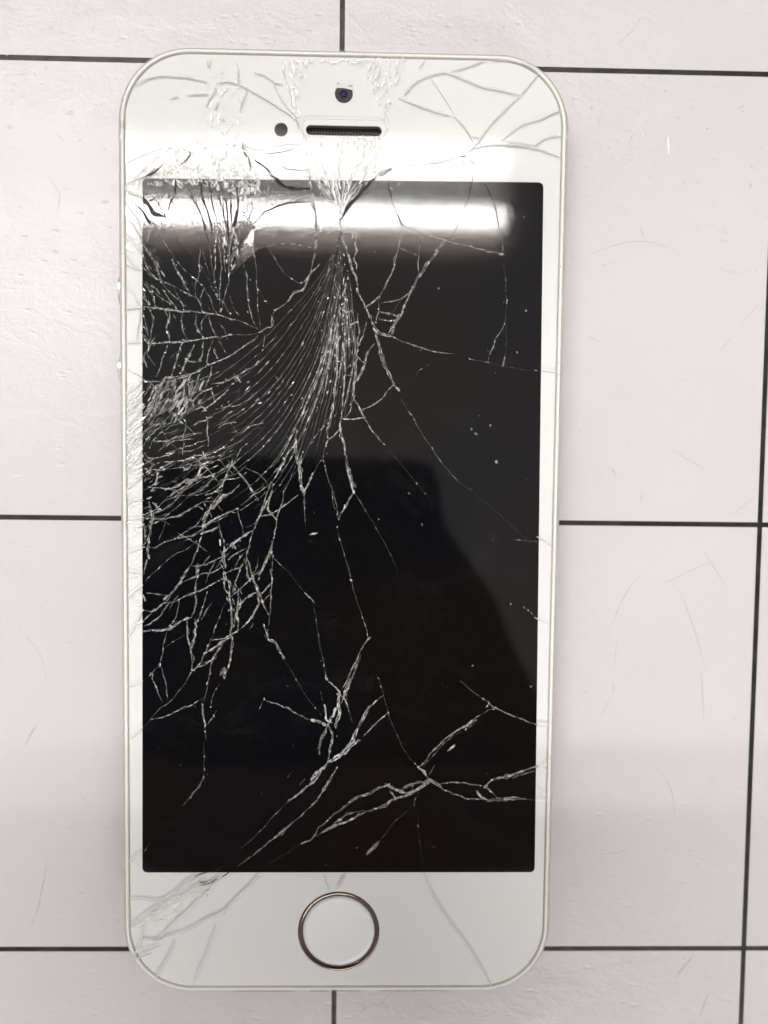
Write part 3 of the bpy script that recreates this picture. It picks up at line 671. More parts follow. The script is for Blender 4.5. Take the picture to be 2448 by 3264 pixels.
TRW = """
1 w 9 .3: 145,350 200,320 260,290 350,275 450,280 550,290 680,320
1 w 11 .3: 740,330 820,315 900,335 960,365 1060,420 1140,470 1200,510 1260,550 1300,590
1 w 8 .3: 410,440 470,420
1 w 7 .3: 520,415 600,408 690,405
1 w 5 .8: 740,360 710,410 680,460 665,500
1 w 5 .8: 755,460 725,520
1 w 5 .5: 960,375 930,450 905,530
1 w 6 .5: 1140,300 1180,400 1240,490 1300,560 1320,640
1 w 6 .8: 1210,230 1250,350 1280,450 1300,570
1 w 6 .6: 880,170 895,260 890,330
1 w 7 .3: 1010,255 1080,270 1150,320 1215,335
1 w 5 .8: 1300,570 1340,650 1390,760
1 w 6 .3: 930,770 1020,800 1120,790
1 w 6 .3: 1130,780 1220,765 1330,765
1 w 7 .8: 1040,830 1180,820 1300,790
1 w 5 .3: 670,160 680,210 700,160
1 k 5 .2: 1000,870 1050,900 1100,940 1130,975
1 k 3 .2: 1180,905 1240,935 1310,945 1390,945
1 k 4 .2: 920,760 940,820 975,890 985,950
1 k 3 .3: 500,800 560,830 520,880 470,920
1 k 5 .3: 230,1000 300,960 360,900
1 w 7 .5: 90,1050 160,1020 230,990 300,940
1 w 6 .5: 90,900 200,850 330,800 450,790
2 w 10 .3: 470,380 530,310 600,270 680,240 760,235 830,260 900,290 1000,330 1110,350 1240,385
2 w 5 .8: 475,375 520,330
2 w 9 .3: 790,220 860,205 930,180 1010,150
2 w 9 .3: 1040,150 1130,150 1230,165 1300,190 1360,235
2 w 7 .8: 1365,235 1320,290 1270,350 1240,390
2 w 9 .3: 1240,390 1180,440 1110,510 1050,570 1000,640 960,700 880,770
2 w 10 .3: 435,400 500,425 580,455 680,490 790,520
2 w 5 .8: 650,275 700,340 740,400 770,450 800,505
2 w 8 .35: 800,520 850,570 890,620 930,690
2 w 6 .5: 920,655 970,665
2 w 9 .3: 1110,690 1170,640 1230,590 1300,560 1380,540 1440,510 1500,490
2 w 4 .8: 1370,540 1440,505 1500,480
2 w 8 .3: 1340,710 1400,670 1460,655 1520,650
2 w 4 .4: 1140,690 1220,695 1300,710
2 w 4 .4: 1140,710 1220,712 1340,710
2 w 11 .3: 880,770 940,735 1020,715 1110,710 1200,712 1300,725 1400,750 1500,790
2 w 9 .3: 390,835 480,840 570,840 680,830 770,810 880,775
2 w 6 .6: 330,780 360,820 390,850
2 w 8 .5: 390,860 340,880 300,900
2 k 3 .4: 840,795 870,790 890,780
2 k 3 .3: 890,790 920,820 940,850 935,880
2 k 3 .3: 860,800 872,840
2 d 12 .35: 385,870 350,895 305,915
2 w 6 .3: 570,200 610,150
2 w 5 .4: 360,560 350,460 390,430
9 w 7 .7: 95,200 140,175 205,125
9 w 8 .7: 95,465 200,462 310,475 370,465
9 w 8 .5: 370,465 440,410 520,340 610,285
9 w 5 .4: 380,460 460,400 560,350 650,300
9 w 9 .5: 430,460 520,430 580,380 700,345 780,300
9 k 3 .6: 580,300 620,280 700,262
9 k 3 .6: 610,320 640,345 680,325
9 k 4 .5: 620,360 700,345 750,310
9 k 4 .4: 780,300 840,260
9 k 2 .6: 660,265 740,255 780,225
9 w 7 .4: 95,645 160,630 220,580 300,520 370,480
9 w 9 .8: 320,750 380,690 450,620 520,560 600,480 700,390 770,300
9 w 8 .4: 260,600 330,540 400,490
9 w 12 .8: 195,750 260,755 330,760 400,730 490,700
9 w 11 .6: 490,705 580,660 680,600 780,560 860,480 950,390 1050,290
9 w 8 .4: 790,570 830,500
9 w 8 .6: 140,895 170,830 200,750 210,640
9 w 11 .5: 300,1030 350,950 400,860 450,760
9 w 11 .5: 580,1070 620,960 670,840 740,640
9 w 8 .4: 200,830 260,820 340,785
9 w 6 .4: 140,900 210,870 280,840
9 w 5 .5: 1505,280 1520,330 1545,400
9 w 5 .5: 1659,310 1630,350 1600,390
10 w 5 .5: 95,262 60,310 30,360
10 w 11 .6: 612,255 625,310 650,370 690,450 740,530 800,620 860,690 920,780 980,880 1060,1020
11 w 6 .8: 20,685 70,710 110,740 150,765
11 w 6 .8: 5,1255 50,1275 100,1300 150,1315
8 w 7 .8: 1325,640 1400,640 1460,640
8 w 6 .4: 1325,650 1400,662 1455,662
8 w 8 .8: 1325,1010 1390,975 1450,950
8 w 7 .8: 1360,1010 1410,1030 1450,1040
8 w 7 .8: 1325,1165 1380,1205 1435,1245
8 w 8 .9: 1325,1262 1380,1268 1440,1250
4 w 6 .3: 1500,1330 1560,1335 1612,1335
13 w 9 .2: 305,755 420,740 520,730 610,720
13 w 10 .2: 305,1335 430,1340 620,1330
13 w 8 .8: 365,390 410,400 455,435
13 w 8 .4: 510,600 570,670 610,700
13 w 6 .4: 600,750 590,900 560,1050 530,1300
6 w 6 .6: 90,60 140,70 190,60
6 w 6 .5: 90,200 150,195 200,185
6 w 7 .6: 90,420 150,400 210,380
6 w 6 .4: 90,545 150,550 200,560
6 w 8 .8: 95,715 130,680 200,630
6 w 6 .5: 160,680 200,700 215,740
6 w 7 .7: 90,975 130,930 160,870 200,790
6 w 6 .6: 95,1310 150,1290 200,1265
6 w 6 .5: 110,1650 150,1620 200,1570
5 w 7 .6: 85,560 130,500 190,440
5 w 8 .7: 85,480 140,430 190,370
5 w 7 .5: 90,640 140,570 200,500
5 w 8 .8: 85,720 140,640 205,590
5 w 7 .5: 85,800 140,740 200,680
5 w 8 .7: 90,940 150,870 205,810
5 w 7 .7: 85,1040 150,990 205,930
5 w 6 .5: 90,1130 150,1110 205,1110
5 w 8 .5: 80,400 130,380 190,320
3 w 8 .8: 80,200 110,260 160,330 190,400
3 w 8 .6: 80,320 120,350 170,430 195,490
3 w 9 .8: 85,420 120,460 190,560
3 w 9 .7: 85,560 140,640 190,670
3 w 7 .5: 85,620 110,640 150,660
3 w 6 .8: 85,790 120,810 170,880
3 w 10 .6: 80,120 130,160 190,180 200,240
"""
def parse(txt):
    out = []
    for ln in txt.strip().splitlines():
        h, pts = ln.split(':'); r, c, wd, br = h.split()
        ox, oy, s = REG[int(r)]
        P = [tuple(float(q) for q in p.split(',')) for p in pts.split()]
        out.append((c, float(wd), float(br), [(ox + x * s, oy + y * s) for x, y in P]))
    return out
def catmull(P, step=7.0):
    if len(P) < 3: Q = [P[0]] + list(P) + [P[-1]]
    else: Q = [P[0]] + list(P) + [P[-1]]
    out = []
    for i in range(1, len(Q) - 2):
        p0, p1, p2, p3 = [np.array(q, float) for q in Q[i - 1:i + 3]]
        n = max(1, int(np.linalg.norm(p2 - p1) / step))
        for k in range(n):
            t = k / n
            out.append(tuple(0.5 * ((2 * p1) + (-p0 + p2) * t + (2 * p0 - 5 * p1 + 4 * p2 - p3) * t * t + (-p0 + 3 * p1 - 3 * p2 + p3) * t ** 3)))
    out.append(tuple(P[-1])); return out
lines = parse(TR); wlines = parse(TRW)

# the sheaf of strands that leaves the point under the speaker (three guide curves, the rest between them)
G = [[(735, 500), (712, 560), (675, 618), (615, 685), (550, 752), (480, 806), (400, 850), (315, 885)],
     [(735.5, 500), (722, 560), (695, 645), (655, 735), (590, 830), (505, 905), (415, 955), (315, 990)],
     [(736, 500), (729, 565), (709, 668), (680, 780), (622, 890), (550, 975), (455, 1045), (345, 1100)],
     [(736.5, 500), (733, 570), (722, 680), (700, 810), (662, 920), (625, 1010), (580, 1070), (520, 1120)],
     [(737, 500), (738, 575), (738, 650), (735, 760), (722, 860), (705, 940), (690, 990), (672, 1030)],
     [(737.5, 500), (747, 560), (757, 620), (765, 700), (768, 780), (758, 860), (748, 920), (742, 960)]]
fan = []
K = 30
for k in range(K):
    t = k / (K - 1) * (len(G) - 1); i = min(len(G) - 2, int(t)); f = t - i
    P = [((G[i][q][0] * (1 - f) + G[i + 1][q][0] * f) * 1.4756, (G[i][q][1] * (1 - f) + G[i + 1][q][1] * f) * 1.4756) for q in range(8)]
    C = catmull(P, 9)
    n = len(C); a = int(n * U(0.0, 0.22) * (k % 3 > 0)); b_ = int(n * U(0.72, 1.0))
    C = C[a:b_]
    lft = max(0.0, 1 - k / (K * 0.55))
    fan.append(('f', U(2.2, 5.2) * (1 - .15 * lft), U(0.08, 0.30) * (1 - .35 * lft), C))
    if k > K * .45 and rnd() < .8:      # strands on the right cross over one another
        s0 = int(U(.1, .5) * len(C)); Cc = C[s0:s0 + int(U(.25, .5) * len(C))]
        fan.append(('s', U(3, 5), U(.25, .6), [(x + (18 * i / max(1, len(Cc)) - 9) * (1 if k % 2 else -1), y) for i, (x, y) in enumerate(Cc)]))
    # brighter broken pieces of the same strand
    for q in range(2):
        if len(C) > 14 and rnd() < 0.6:
            s0 = int(U(0.05, 0.75) * len(C)); s1 = min(len(C), s0 + int(U(4, 10)))
            if k < 14 and rnd() < 0.6: continue
            fan.append(('s', U(3, 6), U(0.22, 0.55), [(x + U(-2, 2), y) for x, y in C[s0:s1]]))

def jitter(C, amp, seed):
    out = []
    for i, (x, y) in enumerate(C):
        n = noise.noise_vector(Vector((x * 0.035 + seed, y * 0.035, seed * 1.7)))
        n2 = noise.noise_vector(Vector((x * 0.15 + seed, y * 0.15, 4.0)))
        out.append((x + amp * n[0] + amp * 0.5 * n2[0], y + amp * n[1] + amp * 0.5 * n2[1]))
    return out
def ribbon(C, wd, br, z, zr, acc, white=False):
    """irregular raised strip along C (photo pixels); acc = (verts, faces, glint)"""
    vs, fs, gs = acc; n = len(C)
    if n < 2: return
    double = wd >= 7 and not white
    ph = U(0, 100)
    for i, (x, y) in enumerate(C):
        a = C[max(0, i - 1)]; c = C[min(n - 1, i + 1)]
        dx, dy = c[0] - a[0], c[1] - a[1]; l = math.hypot(dx, dy) or 1; nx, ny = -dy / l, dx / l
        t = i / (n - 1); tp = min(1, 0.25 + 3.2 * min(t, 1 - t))
        nz = noise.noise(Vector((i * 0.35 + ph, 0, 0))); nz2 = noise.noise(Vector((i * 0.8 + ph, 9, 0)))
        hwid = wd * 0.5 * tp * max(0.35, 1 + 0.55 * nz + 0.25 * nz2)
        sh = wd * 0.18 * noise.noise(Vector((i * 0.5 + ph, 5, 0)))
        if white: offs = (-1, -0.3, 0.45, 1); hz = (0, .6, 0.9, 0); gg = (.5, .05 + br * .8, .4 + br * .7, 1.8); hwid = wd * .40 * tp * (1 + .2 * nz); sh = 0  # on white: a shaded side and a lit edge are painted across the strip
        elif double: offs = (-1, -0.68, -0.3, 0.3, 0.66, 1); hz = (0, 1, .3, .5, 1, 0); gg = (.9, 1.0, .22, .30, 1.05, .9)
        else: offs = (-1, 0, 1); hz = (0, 1, 0); gg = (.7, 1, .7)
        sp = max(0.10, 1.0 + 1.9 * noise.noise(Vector((i * 0.45 + ph, 2, 7))))
        if rnd() < 0.09: sp *= 2.2
        for o, h_, g_ in zip(offs, hz, gg):
            oo = o * hwid + sh * (abs(o) < .9) + (0 if white else U(-.12, .12) * wd)
            p = at(x + nx * oo, y + ny * oo, ZG)
            if white: p.x = max(-HW + .112, min(HW - .112, p.x))
            vs.append((p.x, p.y, z + zr * h_ * (1 if white else U(0.5, 1.1))))
            g = br * g_ * (1 if white else sp) * (U(.95, 1.05) if white else U(0.75, 1.25))
            gs.append(max(0.0, min(1.0, g)))
    m = len(offs); base = len(vs) - n * m
    for i in range(n - 1):
        for q in range(m - 1):
            a = base + i * m + q
            fs.append((a, a + 1, a + m + 1, a + m))

DL = [at(452.5, 567, ZG), at(1733, 580, ZG), at(1705, 2782, ZG), at(453, 2783, ZG)]
dx0 = (DL[0].x + DL[3].x) / 2; dx1 = (DL[1].x + DL[2].x) / 2; dy1 = (DL[0].y + DL[1].y) / 2; dy0 = (DL[2].y + DL[3].y) / 2
# black window, its corners taken from the photograph
def quad_round(c, r, n=6):
    pts = []
    for i in range(4):
        p = Vector(c[i][:2]); a = (Vector(c[i - 1][:2]) - p).normalized(); b2 = (Vector(c[(i + 1) % 4][:2]) - p).normalized()
        for k in range(n + 1):
            t = k / n; q = (p + a * r) * (1 - t) ** 2 + p * 2 * t * (1 - t) + (p + b2 * r) * t * t
            pts.append((q.x, q.y))
    return pts
DISP = quad_round([(v.x, v.y) for v in DL], 0.075)[::-1]

crack_list = []
for c, wd, br, P in lines + wlines:
    C = jitter(catmull(P, 6.0), 3.0 if c != 'w' else 1.0, U(0, 50)); crack_list.append((c, wd, br, C))
for c, wd, br, P in fan: crack_list.append((c, wd, br, jitter(P, 2.5, U(0, 50))))

# fine splits between the traced cracks, where the web is densest
web = []
for poly, cnt_, a0_, l0_, l1_ in (([(456, 1200), (700, 1190), (820, 1260), (800, 1420), (640, 1480), (456, 1500)], 44, 150, 60, 170),
                                  ([(456, 1500), (700, 1440), (860, 1500), (840, 1700), (600, 1740), (456, 1650)], 30, 152, 60, 170),
                                  ([(456, 760), (700, 860), (760, 980), (640, 1180), (456, 1200)], 26, 62, 20, 70),
                                  ([(600, 1700), (800, 1680), (870, 1900), (760, 2080), (620, 2020), (520, 1900)], 14, 120, 30, 90)):
    k = 0
    while k < cnt_:
        x, y = U(456, 880), U(760, 2080)
        if not inside(poly, x, y): continue
        k += 1; a = math.radians(a0_ + (random.gauss(0, 7) if rnd() < .86 else 75 + random.gauss(0, 12))); l = U(l0_, l1_) * (1 if rnd() < .7 else .5); b_ = U(-.25, .25)
        web.append((U(2, 6), U(.12, .5), jitter(catmull([(x - math.cos(a - b_) * l / 2, y - math.sin(a - b_) * l / 2), (x, y), (x + math.cos(a + b_) * l / 2, y + math.sin(a + b_) * l / 2)], 6), 3, U(0, 50))))
# ------------------------------------------------------------------ cover glass cut into shards along the cracks
cv, ce, tagE = [], [], []
def add_loop(P):
    b0 = len(cv); cv.extend(Vector(p) for p in P)
    for i in range(len(P)): ce.append((b0 + i, b0 + (i + 1) % len(P)))
def add_path(P):
    b0 = len(cv); cv.extend(Vector(p) for p in P)
    for i in range(len(P) - 1): ce.append((b0 + i, b0 + i + 1))
add_loop(OUTL); add_loop(SLOT); add_loop(BTN)
for c, wd, br, C in crack_list:
    if c in 's': continue
    Q = C[::3] + ([C[-1]] if (len(C) - 1) % 3 else [])
    # carry on a touch past each end so that fractures meet
    def ext(a, b, d=7):
        l = math.hypot(b[0] - a[0], b[1] - a[1]) or 1; return (b[0] + (b[0] - a[0]) / l * d, b[1] + (b[1] - a[1]) / l * d)
    if len(Q) > 1: Q = [ext(Q[1], Q[0])] + Q[1:-1] + [ext(Q[-2], Q[-1])]
    pts = [at(x, y, ZG) for x, y in Q]
    pts = [(p.x, p.y) for p in pts]
    if len(pts) > 1: add_path(pts)
rv, re_, rf, ov, oe, of_ = delaunay_2d_cdt(cv, ce, [], 0, 1e-4)
cons = set()
for e_, o_ in zip(re_, oe):
    if len(o_): cons.add((min(e_), max(e_)))
tri_ok = []
for f in rf:
    cx = sum(rv[i][0] for i in f) / 3; cy = sum(rv[i][1] for i in f) / 3
    tri_ok.append(inside(OUTL, cx, cy) and not inside(SLOT, cx, cy) and not inside(BTN, cx, cy))
emap = {}
for k, f in enumerate(rf):
    if not tri_ok[k]: continue
    for i in range(3):
        e_ = (min(f[i], f[(i + 1) % 3]), max(f[i], f[(i + 1) % 3])); emap.setdefault(e_, []).append(k)
adj = {}
for e_, t in emap.items():
    if e_ not in cons and len(t) == 2: adj.setdefault(t[0], []).append(t[1]); adj.setdefault(t[1], []).append(t[0])
seen = set(); shards = []
for k in range(len(rf)):
    if not tri_ok[k] or k in seen: continue
    st = [k]; seen.add(k); g = []
    while st:
        q = st.pop(); g.append(q)
        for r in adj.get(q, []):
            if r not in seen: seen.add(r); st.append(r)
    shards.append(g)
def tarea(f):
    a, b, c = [rv[i] for i in f]; return abs((b[0] - a[0]) * (c[1] - a[1]) - (c[0] - a[0]) * (b[1] - a[1])) / 2
sh = sorted([(sum(tarea(rf[k]) for k in g), g) for g in shards], key=lambda q: -q[0])
TL = at(560, 700, ZG); LW = at(520, 1350, ZG); FN = at(1085, 600, ZG)
small = ([], [])
for rank, (A, g) in enumerate(sh):
    ids = sorted({i for k in g for i in rf[k]}); mp = {i: n for n, i in enumerate(ids)}
    cx = sum(rv[i][0] for i in ids) / len(ids); cy = sum(rv[i][1] for i in ids) / len(ids)
    ext_ = max(max(abs(rv[i][0] - cx), abs(rv[i][1] - cy)) for i in ids)
    zone = math.exp(-((cx - TL.x) ** 2 + (cy - TL.y) ** 2 * 1.6) / 1.1) + math.exp(-((cx - LW.x) ** 2 / 1.2 + (cy - LW.y) ** 2 / 5)) + 1.2 * math.exp(-((cx - FN.x) ** 2 + (cy - FN.y) ** 2) / 0.12)
    dg = (0.10 if A > 2 else 0.32) + min(1.0, 0.05 / (A + 0.03)) * min(1, zone)
    if rank < 1: dg = 0.0
    tx, ty = [math.tan(math.radians(random.gauss(0, dg))) for _ in range(2)]
    lim = 0.012 / (ext_ + 1e-6); s_ = math.hypot(tx, ty)
    if s_ > lim: tx *= lim / s_; ty *= lim / s_
    vs = [(rv[i][0], rv[i][1], ZG + tx * (rv[i][0] - cx) + ty * (rv[i][1] - cy)) for i in ids]
    fs = []
    for k in g:
        f = [mp[i] for i in rf[k]]
        a, b, c = [vs[i] for i in f]
        if (b[0] - a[0]) * (c[1] - a[1]) - (c[0] - a[0]) * (b[1] - a[1]) < 0: f = f[::-1]
        fs.append(tuple(f))
    # edge faces give each piece its thickness
    cnt = {}
    for f in fs:
        for i in range(3): cnt[(f[i], f[(i + 1) % 3])] = 1
    nb = len(vs); low = {}
    for (a, b) in list(cnt):
        if (b, a) not in cnt:
            for q in (a, b):
                if q not in low: low[q] = len(vs); vs.append((vs[q][0], vs[q][1], 0.722))
            fs.append((b, a, low[a], low[b]))
    if rank < 280 and A > 0.003:
        mesh_obj('glass_shard', vs, fs, M_GLASS, phone)
    else:
        b0 = len(small[0]); small[0].extend(vs); small[1].extend(tuple(i + b0 for i in f) for f in fs)
if small[0]: tag(mesh_obj('small_glass_shards', small[0], small[1], M_GLASS, phone), kind='stuff')
print('shards', len(sh), 'tris', len(rf))

# ------------------------------------------------------------------ front panel, display, button, speaker, camera
def sheet(name, outer, holes, z, m, parent):
    V = []; E = []
    for P in [outer] + holes:
        b0 = len(V); V.extend(Vector(p) for p in P); E.extend((b0 + i, b0 + (i + 1) % len(P)) for i in range(len(P)))
    a, b, c, *_ = delaunay_2d_cdt(V, E, [], 0, 1e-5)
    fs = []
    for f in c:
        cx = sum(a[i][0] for i in f) / 3; cy = sum(a[i][1] for i in f) / 3
        if inside(outer, cx, cy) and not any(inside(h, cx, cy) for h in holes):
            p, q, r = [a[i] for i in f]
            if (q[0] - p[0]) * (r[1] - p[1]) - (r[0] - p[0]) * (q[1] - p[1]) < 0: f = f[::-1]
            fs.append(tuple(f))
    return mesh_obj(name, [(p[0], p[1], z) for p in a], fs, m, parent)
sheet('front_panel', OUTL, [SLOT, BTN], 0.714, M_PANEL, phone)
vs, fs = loft([[(x, y, 0.714) for x, y in OUTL], [(x, y, 0.66) for x, y in OUTL]])
mesh_obj('panel_side', vs, fs, M_WHITEPL, phone)
sheet('display', DISP, [], 0.719, M_DISP, phone)
# home button
n = 56
vs, fs = loft([circ(btn.x, btn.y, r, z, n) for r, z in ((BR, 0.714), (BR - 0.012, 0.695))])
mesh_obj('button_well', vs, fs, M_WHITEPL, phone, True)
hb = mesh_obj('home_button', *loft([circ(btn.x, btn.y, r, z, n) for r, z in ((0.492, 0.66), (0.489, 0.703), (0.44, 0.701), (0.35, 0.695), (0.2, 0.690), (0.05, 0.688))], False, True), M_BUTTON, phone, True)
mesh_obj('button_ring', *loft([circ(btn.x, btn.y, r, z, n) for r, z in ((0.556, 0.68), (0.554, 0.714), (0.544, 0.718), (0.522, 0.716), (0.491, 0.700), (0.490, 0.67))]), M_CHROME, hb, True)
# earpiece
sp = sheet('earpiece', SLOT, [], 0.64, M_MESH, phone)
mesh_obj('slot_wall', *loft([[(x, y, z) for x, y in SLOT] for z in (ZG, 0.64)]), simple('slot_wall_grey', (0.25, 0.25, 0.23), 0.5), sp)
lipc = rrect(shw + 0.04, shh + 0.04, shh + 0.03, 6, scx, scy + 0.03)
mesh_obj('slot_lip', *loft([[(scx + (x - scx) * s_, scy + 0.0 + (y - scy) * s2, z) for x, y in lipc] for s_, s2, z in ((1.05, 1.45, 0.716), (1.03, 1.3, 0.722), (1.0, 1.1, 0.7165))]), M_WHITEPL, sp, True)
# proximity sensor, front camera with the white flake over its top
q = at(896, 413, 0.718)
mesh_obj('proximity_sensor', *loft([circ(q.x, q.y, r, z, 32) for r, z in ((0.0865, 0.716), (0.0845, 0.719))], False, True), M_BLACK, phone)
q = at(1096, 299, 0.718); R_ = 0.116
fc = mesh_obj('front_camera', *loft([circ(q.x, q.y, r, z, 40) for r, z in ((R_, 0.715), (R_ - 0.002, 0.7185))], False, True), M_LENSG, phone)
mesh_obj('camera_lens', *loft([circ(q.x - 0.004, q.y - 0.006, r, z, 32) for r, z in ((0.052, 0.7187), (0.045, 0.727), (0.02, 0.731))], False, True), M_BLACK, fc, True)
mesh_obj('lens_centre', *loft([circ(q.x - 0.006, q.y - 0.010, r, z, 24) for r, z in ((0.026, 0.7315), (0.012, 0.7335))], False, True), M_BLUE, fc, True)
fl = [(872, 146), (960, 152), (1056, 176), (1080, 200), (1060, 100), (960, 78), (860, 95), (835, 165)]
FP = [at(850 + x * .2592, 240 + y * .2592, ZG) for x, y in fl]
mesh_obj('paint_flake', [(p.x, p.y, 0.7205) for p in FP] + [(p.x, p.y, 0.716) for p in FP], [tuple(range(8))[::-1]] + [(i, (i + 1) % 8, 8 + (i + 1) % 8, 8 + i) for i in range(8)], M_WHITEPL, phone)
for x0, y0, x1, y1 in ((1008, 118, 1055, 130), (868, 85, 886, 98)):
    a_, b_ = at(850 + x0 * .2592, 240 + y0 * .2592, ZG), at(850 + x1 * .2592, 240 + y1 * .2592, ZG)
    mesh_obj('bare_spot', [(a_.x, a_.y, .7225), (a_.x, b_.y, .7225), (b_.x, b_.y - .003, .7225), (b_.x, a_.y - .004, .7225)], [(0, 1, 2, 3)], M_BLACK, phone)

# ------------------------------------------------------------------ cracks
def extras(C, wd, br, z, acc):
    """splinter lines that weave along a wide crack, and the broken facets where cracks meet"""
    n = len(C)
    for rep in range(2 if 6 <= wd < 14 else 1):
        a = int(U(0, .35) * n); b_ = int(U(.55, 1) * n); ph = U(0, 99); D = []
        if b_ - a < 4: continue
        for i in range(a, b_):
            x, y = C[i]; p = C[max(0, i - 1)]; q = C[min(n - 1, i + 1)]
            l = math.hypot(q[0] - p[0], q[1] - p[1]) or 1; o = min(wd, 8) * 0.9 * noise.noise(Vector((i * .22 + ph, 1, 1))) * 2
            D.append((x - (q[1] - p[1]) / l * o, y + (q[0] - p[0]) / l * o))
        ribbon(D, U(1.6, 2.8), br * U(.6, 1.2), z, .004, acc)
    vs, fs, gs = acc
    for (x, y) in (C[0], C[-1], C[int(n * U(.2, .8))]):
        if rnd() < .45: continue
        k = random.choice((2, 3)); r0 = min(8, wd * U(.45, .8) + 1.5); i_ = min(n - 2, max(1, C.index((x, y)))); ta = math.atan2(C[i_ + 1][1] - C[i_ - 1][1], C[i_ + 1][0] - C[i_ - 1][0]); b0 = len(vs); a0 = U(0, 6.3); g = min(1, br * U(.3, 1.5))
        p = at(x, y, ZG); vs.append((p.x, p.y, z + .004)); gs.append(g)
        for q in range(2 * k):
            r = r0 * U(.45, 1.0); a = a0 + math.pi * q / k; u_, v_ = r * math.cos(a) * 1.7, r * math.sin(a) * .8
            p = at(x + u_ * math.cos(ta) - v_ * math.sin(ta), y + u_ * math.sin(ta) + v_ * math.cos(ta), ZG); vs.append((p.x, p.y, z + U(0, .002))); gs.append(min(1, g * U(.5, 1.6)))
        for q in range(2 * k): fs.append((b0, b0 + 1 + (q + 1) % (2 * k), b0 + 1 + q))
n_obj = 0
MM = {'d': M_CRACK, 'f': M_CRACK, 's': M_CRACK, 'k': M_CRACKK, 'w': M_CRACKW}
fanacc = ([], [], [])
for c, wd, br, C in crack_list:
    z0 = {'d': 0.7405, 'f': 0.738, 's': 0.742, 'k': 0.7480, 'w': 0.739}[c]
    if c in 'fs':
        ribbon(C, wd, br, z0, 0.006, fanacc); continue
    acc = ([], [], [])
    if c == 'd': br2 = br * 0.85
    else: br2 = br
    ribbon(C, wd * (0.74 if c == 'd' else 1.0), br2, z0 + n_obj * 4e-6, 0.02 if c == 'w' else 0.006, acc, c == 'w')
    if c == 'd' and wd >= 4: extras(C, wd, br2, z0 + n_obj * 4e-6 + 0.001, acc)
    n_obj += 1
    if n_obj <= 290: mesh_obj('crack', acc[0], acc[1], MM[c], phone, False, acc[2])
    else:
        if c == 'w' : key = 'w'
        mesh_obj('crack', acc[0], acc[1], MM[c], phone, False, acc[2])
tag(mesh_obj('crack_sheaf', fanacc[0], fanacc[1], M_CRACK, phone, False, fanacc[2]), kind='stuff')
wacc = ([], [], [])
for wd, br, C in web: ribbon(C, wd, br, 0.7395, 0.005, wacc)
tag(mesh_obj('fine_cracks', wacc[0], wacc[1], M_CRACK, phone, False, wacc[2]), kind='stuff')

# ------------------------------------------------------------------ crushed glass
def slivers(name, regions, m, z=0.746):
    vs, fs, gs = [], [], []
    for poly, count, ang, l0, l1, w0, w1, tilt, br, sp_ in regions:
        xs = [p[0] for p in poly]; ys = [p[1] for p in poly]; k = 0
        while k < count:
            x, y = U(min(xs), max(xs)), U(min(ys), max(ys))
            if not inside(poly, x, y): continue
            k += 1
            if isinstance(ang, tuple): a = math.atan2(ang[1] - y, ang[0] - x)
            else: a = math.radians(ang)
            a += math.radians(random.gauss(0, sp_)); l = l0 + (l1 - l0) * rnd() ** 1.8; wd = U(w0, w1)
            ux, uy = math.cos(a), math.sin(a)
            n = 5; tz = math.tan(math.radians(random.gauss(0, tilt))) * wd / 240; b0 = len(vs); g = min(1, max(0, random.gauss(br, .3)))
            for q in range(n):
                t = q / (n - 1) - .5; hw_ = wd * .5 * (1 - (2 * abs(t)) ** 1.5 * U(.4, 1)) + .4
                for s in (-1, 1):
                    px, py = x + ux * l * t - uy * hw_ * s + U(-1, 1), y + uy * l * t + ux * hw_ * s + U(-1, 1)
                    p = at(px, py, ZG); p.x = max(-HW + .112, p.x); vs.append((p.x, p.y, z + s * tz * .5 + U(0, .0008))); gs.append(min(1, g * U(.8, 1.2)))
            for q in range(n - 1): fs.append((b0 + 2 * q, b0 + 2 * q + 1, b0 + 2 * q + 3, b0 + 2 * q + 2))
    tag(mesh_obj(name, vs, fs, m, phone, False, gs), kind='stuff')
CV = (1087, 690)
slivers('crushed_glass', [
    ([(1000, 575), (1195, 570), (1120, 650), (1092, 690), (1083, 690), (1055, 650)], 150, CV, 15, 60, 2, 5, 12, .5, 6),
    ([(460, 575), (830, 572), (830, 600), (760, 625), (640, 590), (560, 600), (470, 590)], 170, 80, 6, 24, 3, 9, 20, .55, 30),
    ([(760, 570), (830, 570), (825, 660), (800, 700), (780, 660)], 60, 85, 8, 30, 2, 5, 16, .5, 20),
    ([(690, 710), (780, 710), (765, 840), (730, 870), (700, 800)], 50, 88, 8, 34, 2, 5, 15, .4, 12),
    ([(470, 1230), (600, 1200), (670, 1230), (630, 1310), (560, 1340), (470, 1360)], 120, 120, 14, 52, 3, 9, 20, .10, 8),
    ([(1075, 860), (1110, 860), (1120, 1180), (1095, 1180)], 28, 92, 10, 34, 2, 4, 15, .45, 6),
    ([(455, 1480), (640, 1440), (700, 1480), (560, 1560), (455, 1640)], 60, 155, 8, 26, 2, 5, 20, .2, 16),
    ([(455, 760), (500, 780), (540, 960), (455, 1000)], 40, 65, 8, 28, 2, 5, 20, .12, 14),
    ([(640, 1250), (760, 1200), (960, 1230), (900, 1320), (700, 1300)], 24, 140, 8, 22, 2, 4, 15, .25, 10),
    ([(700, 1700), (770, 1720), (770, 1960), (730, 2000), (700, 1850)], 30, 75, 8, 26, 2, 4, 15, .3, 12),
], M_SLIVER)
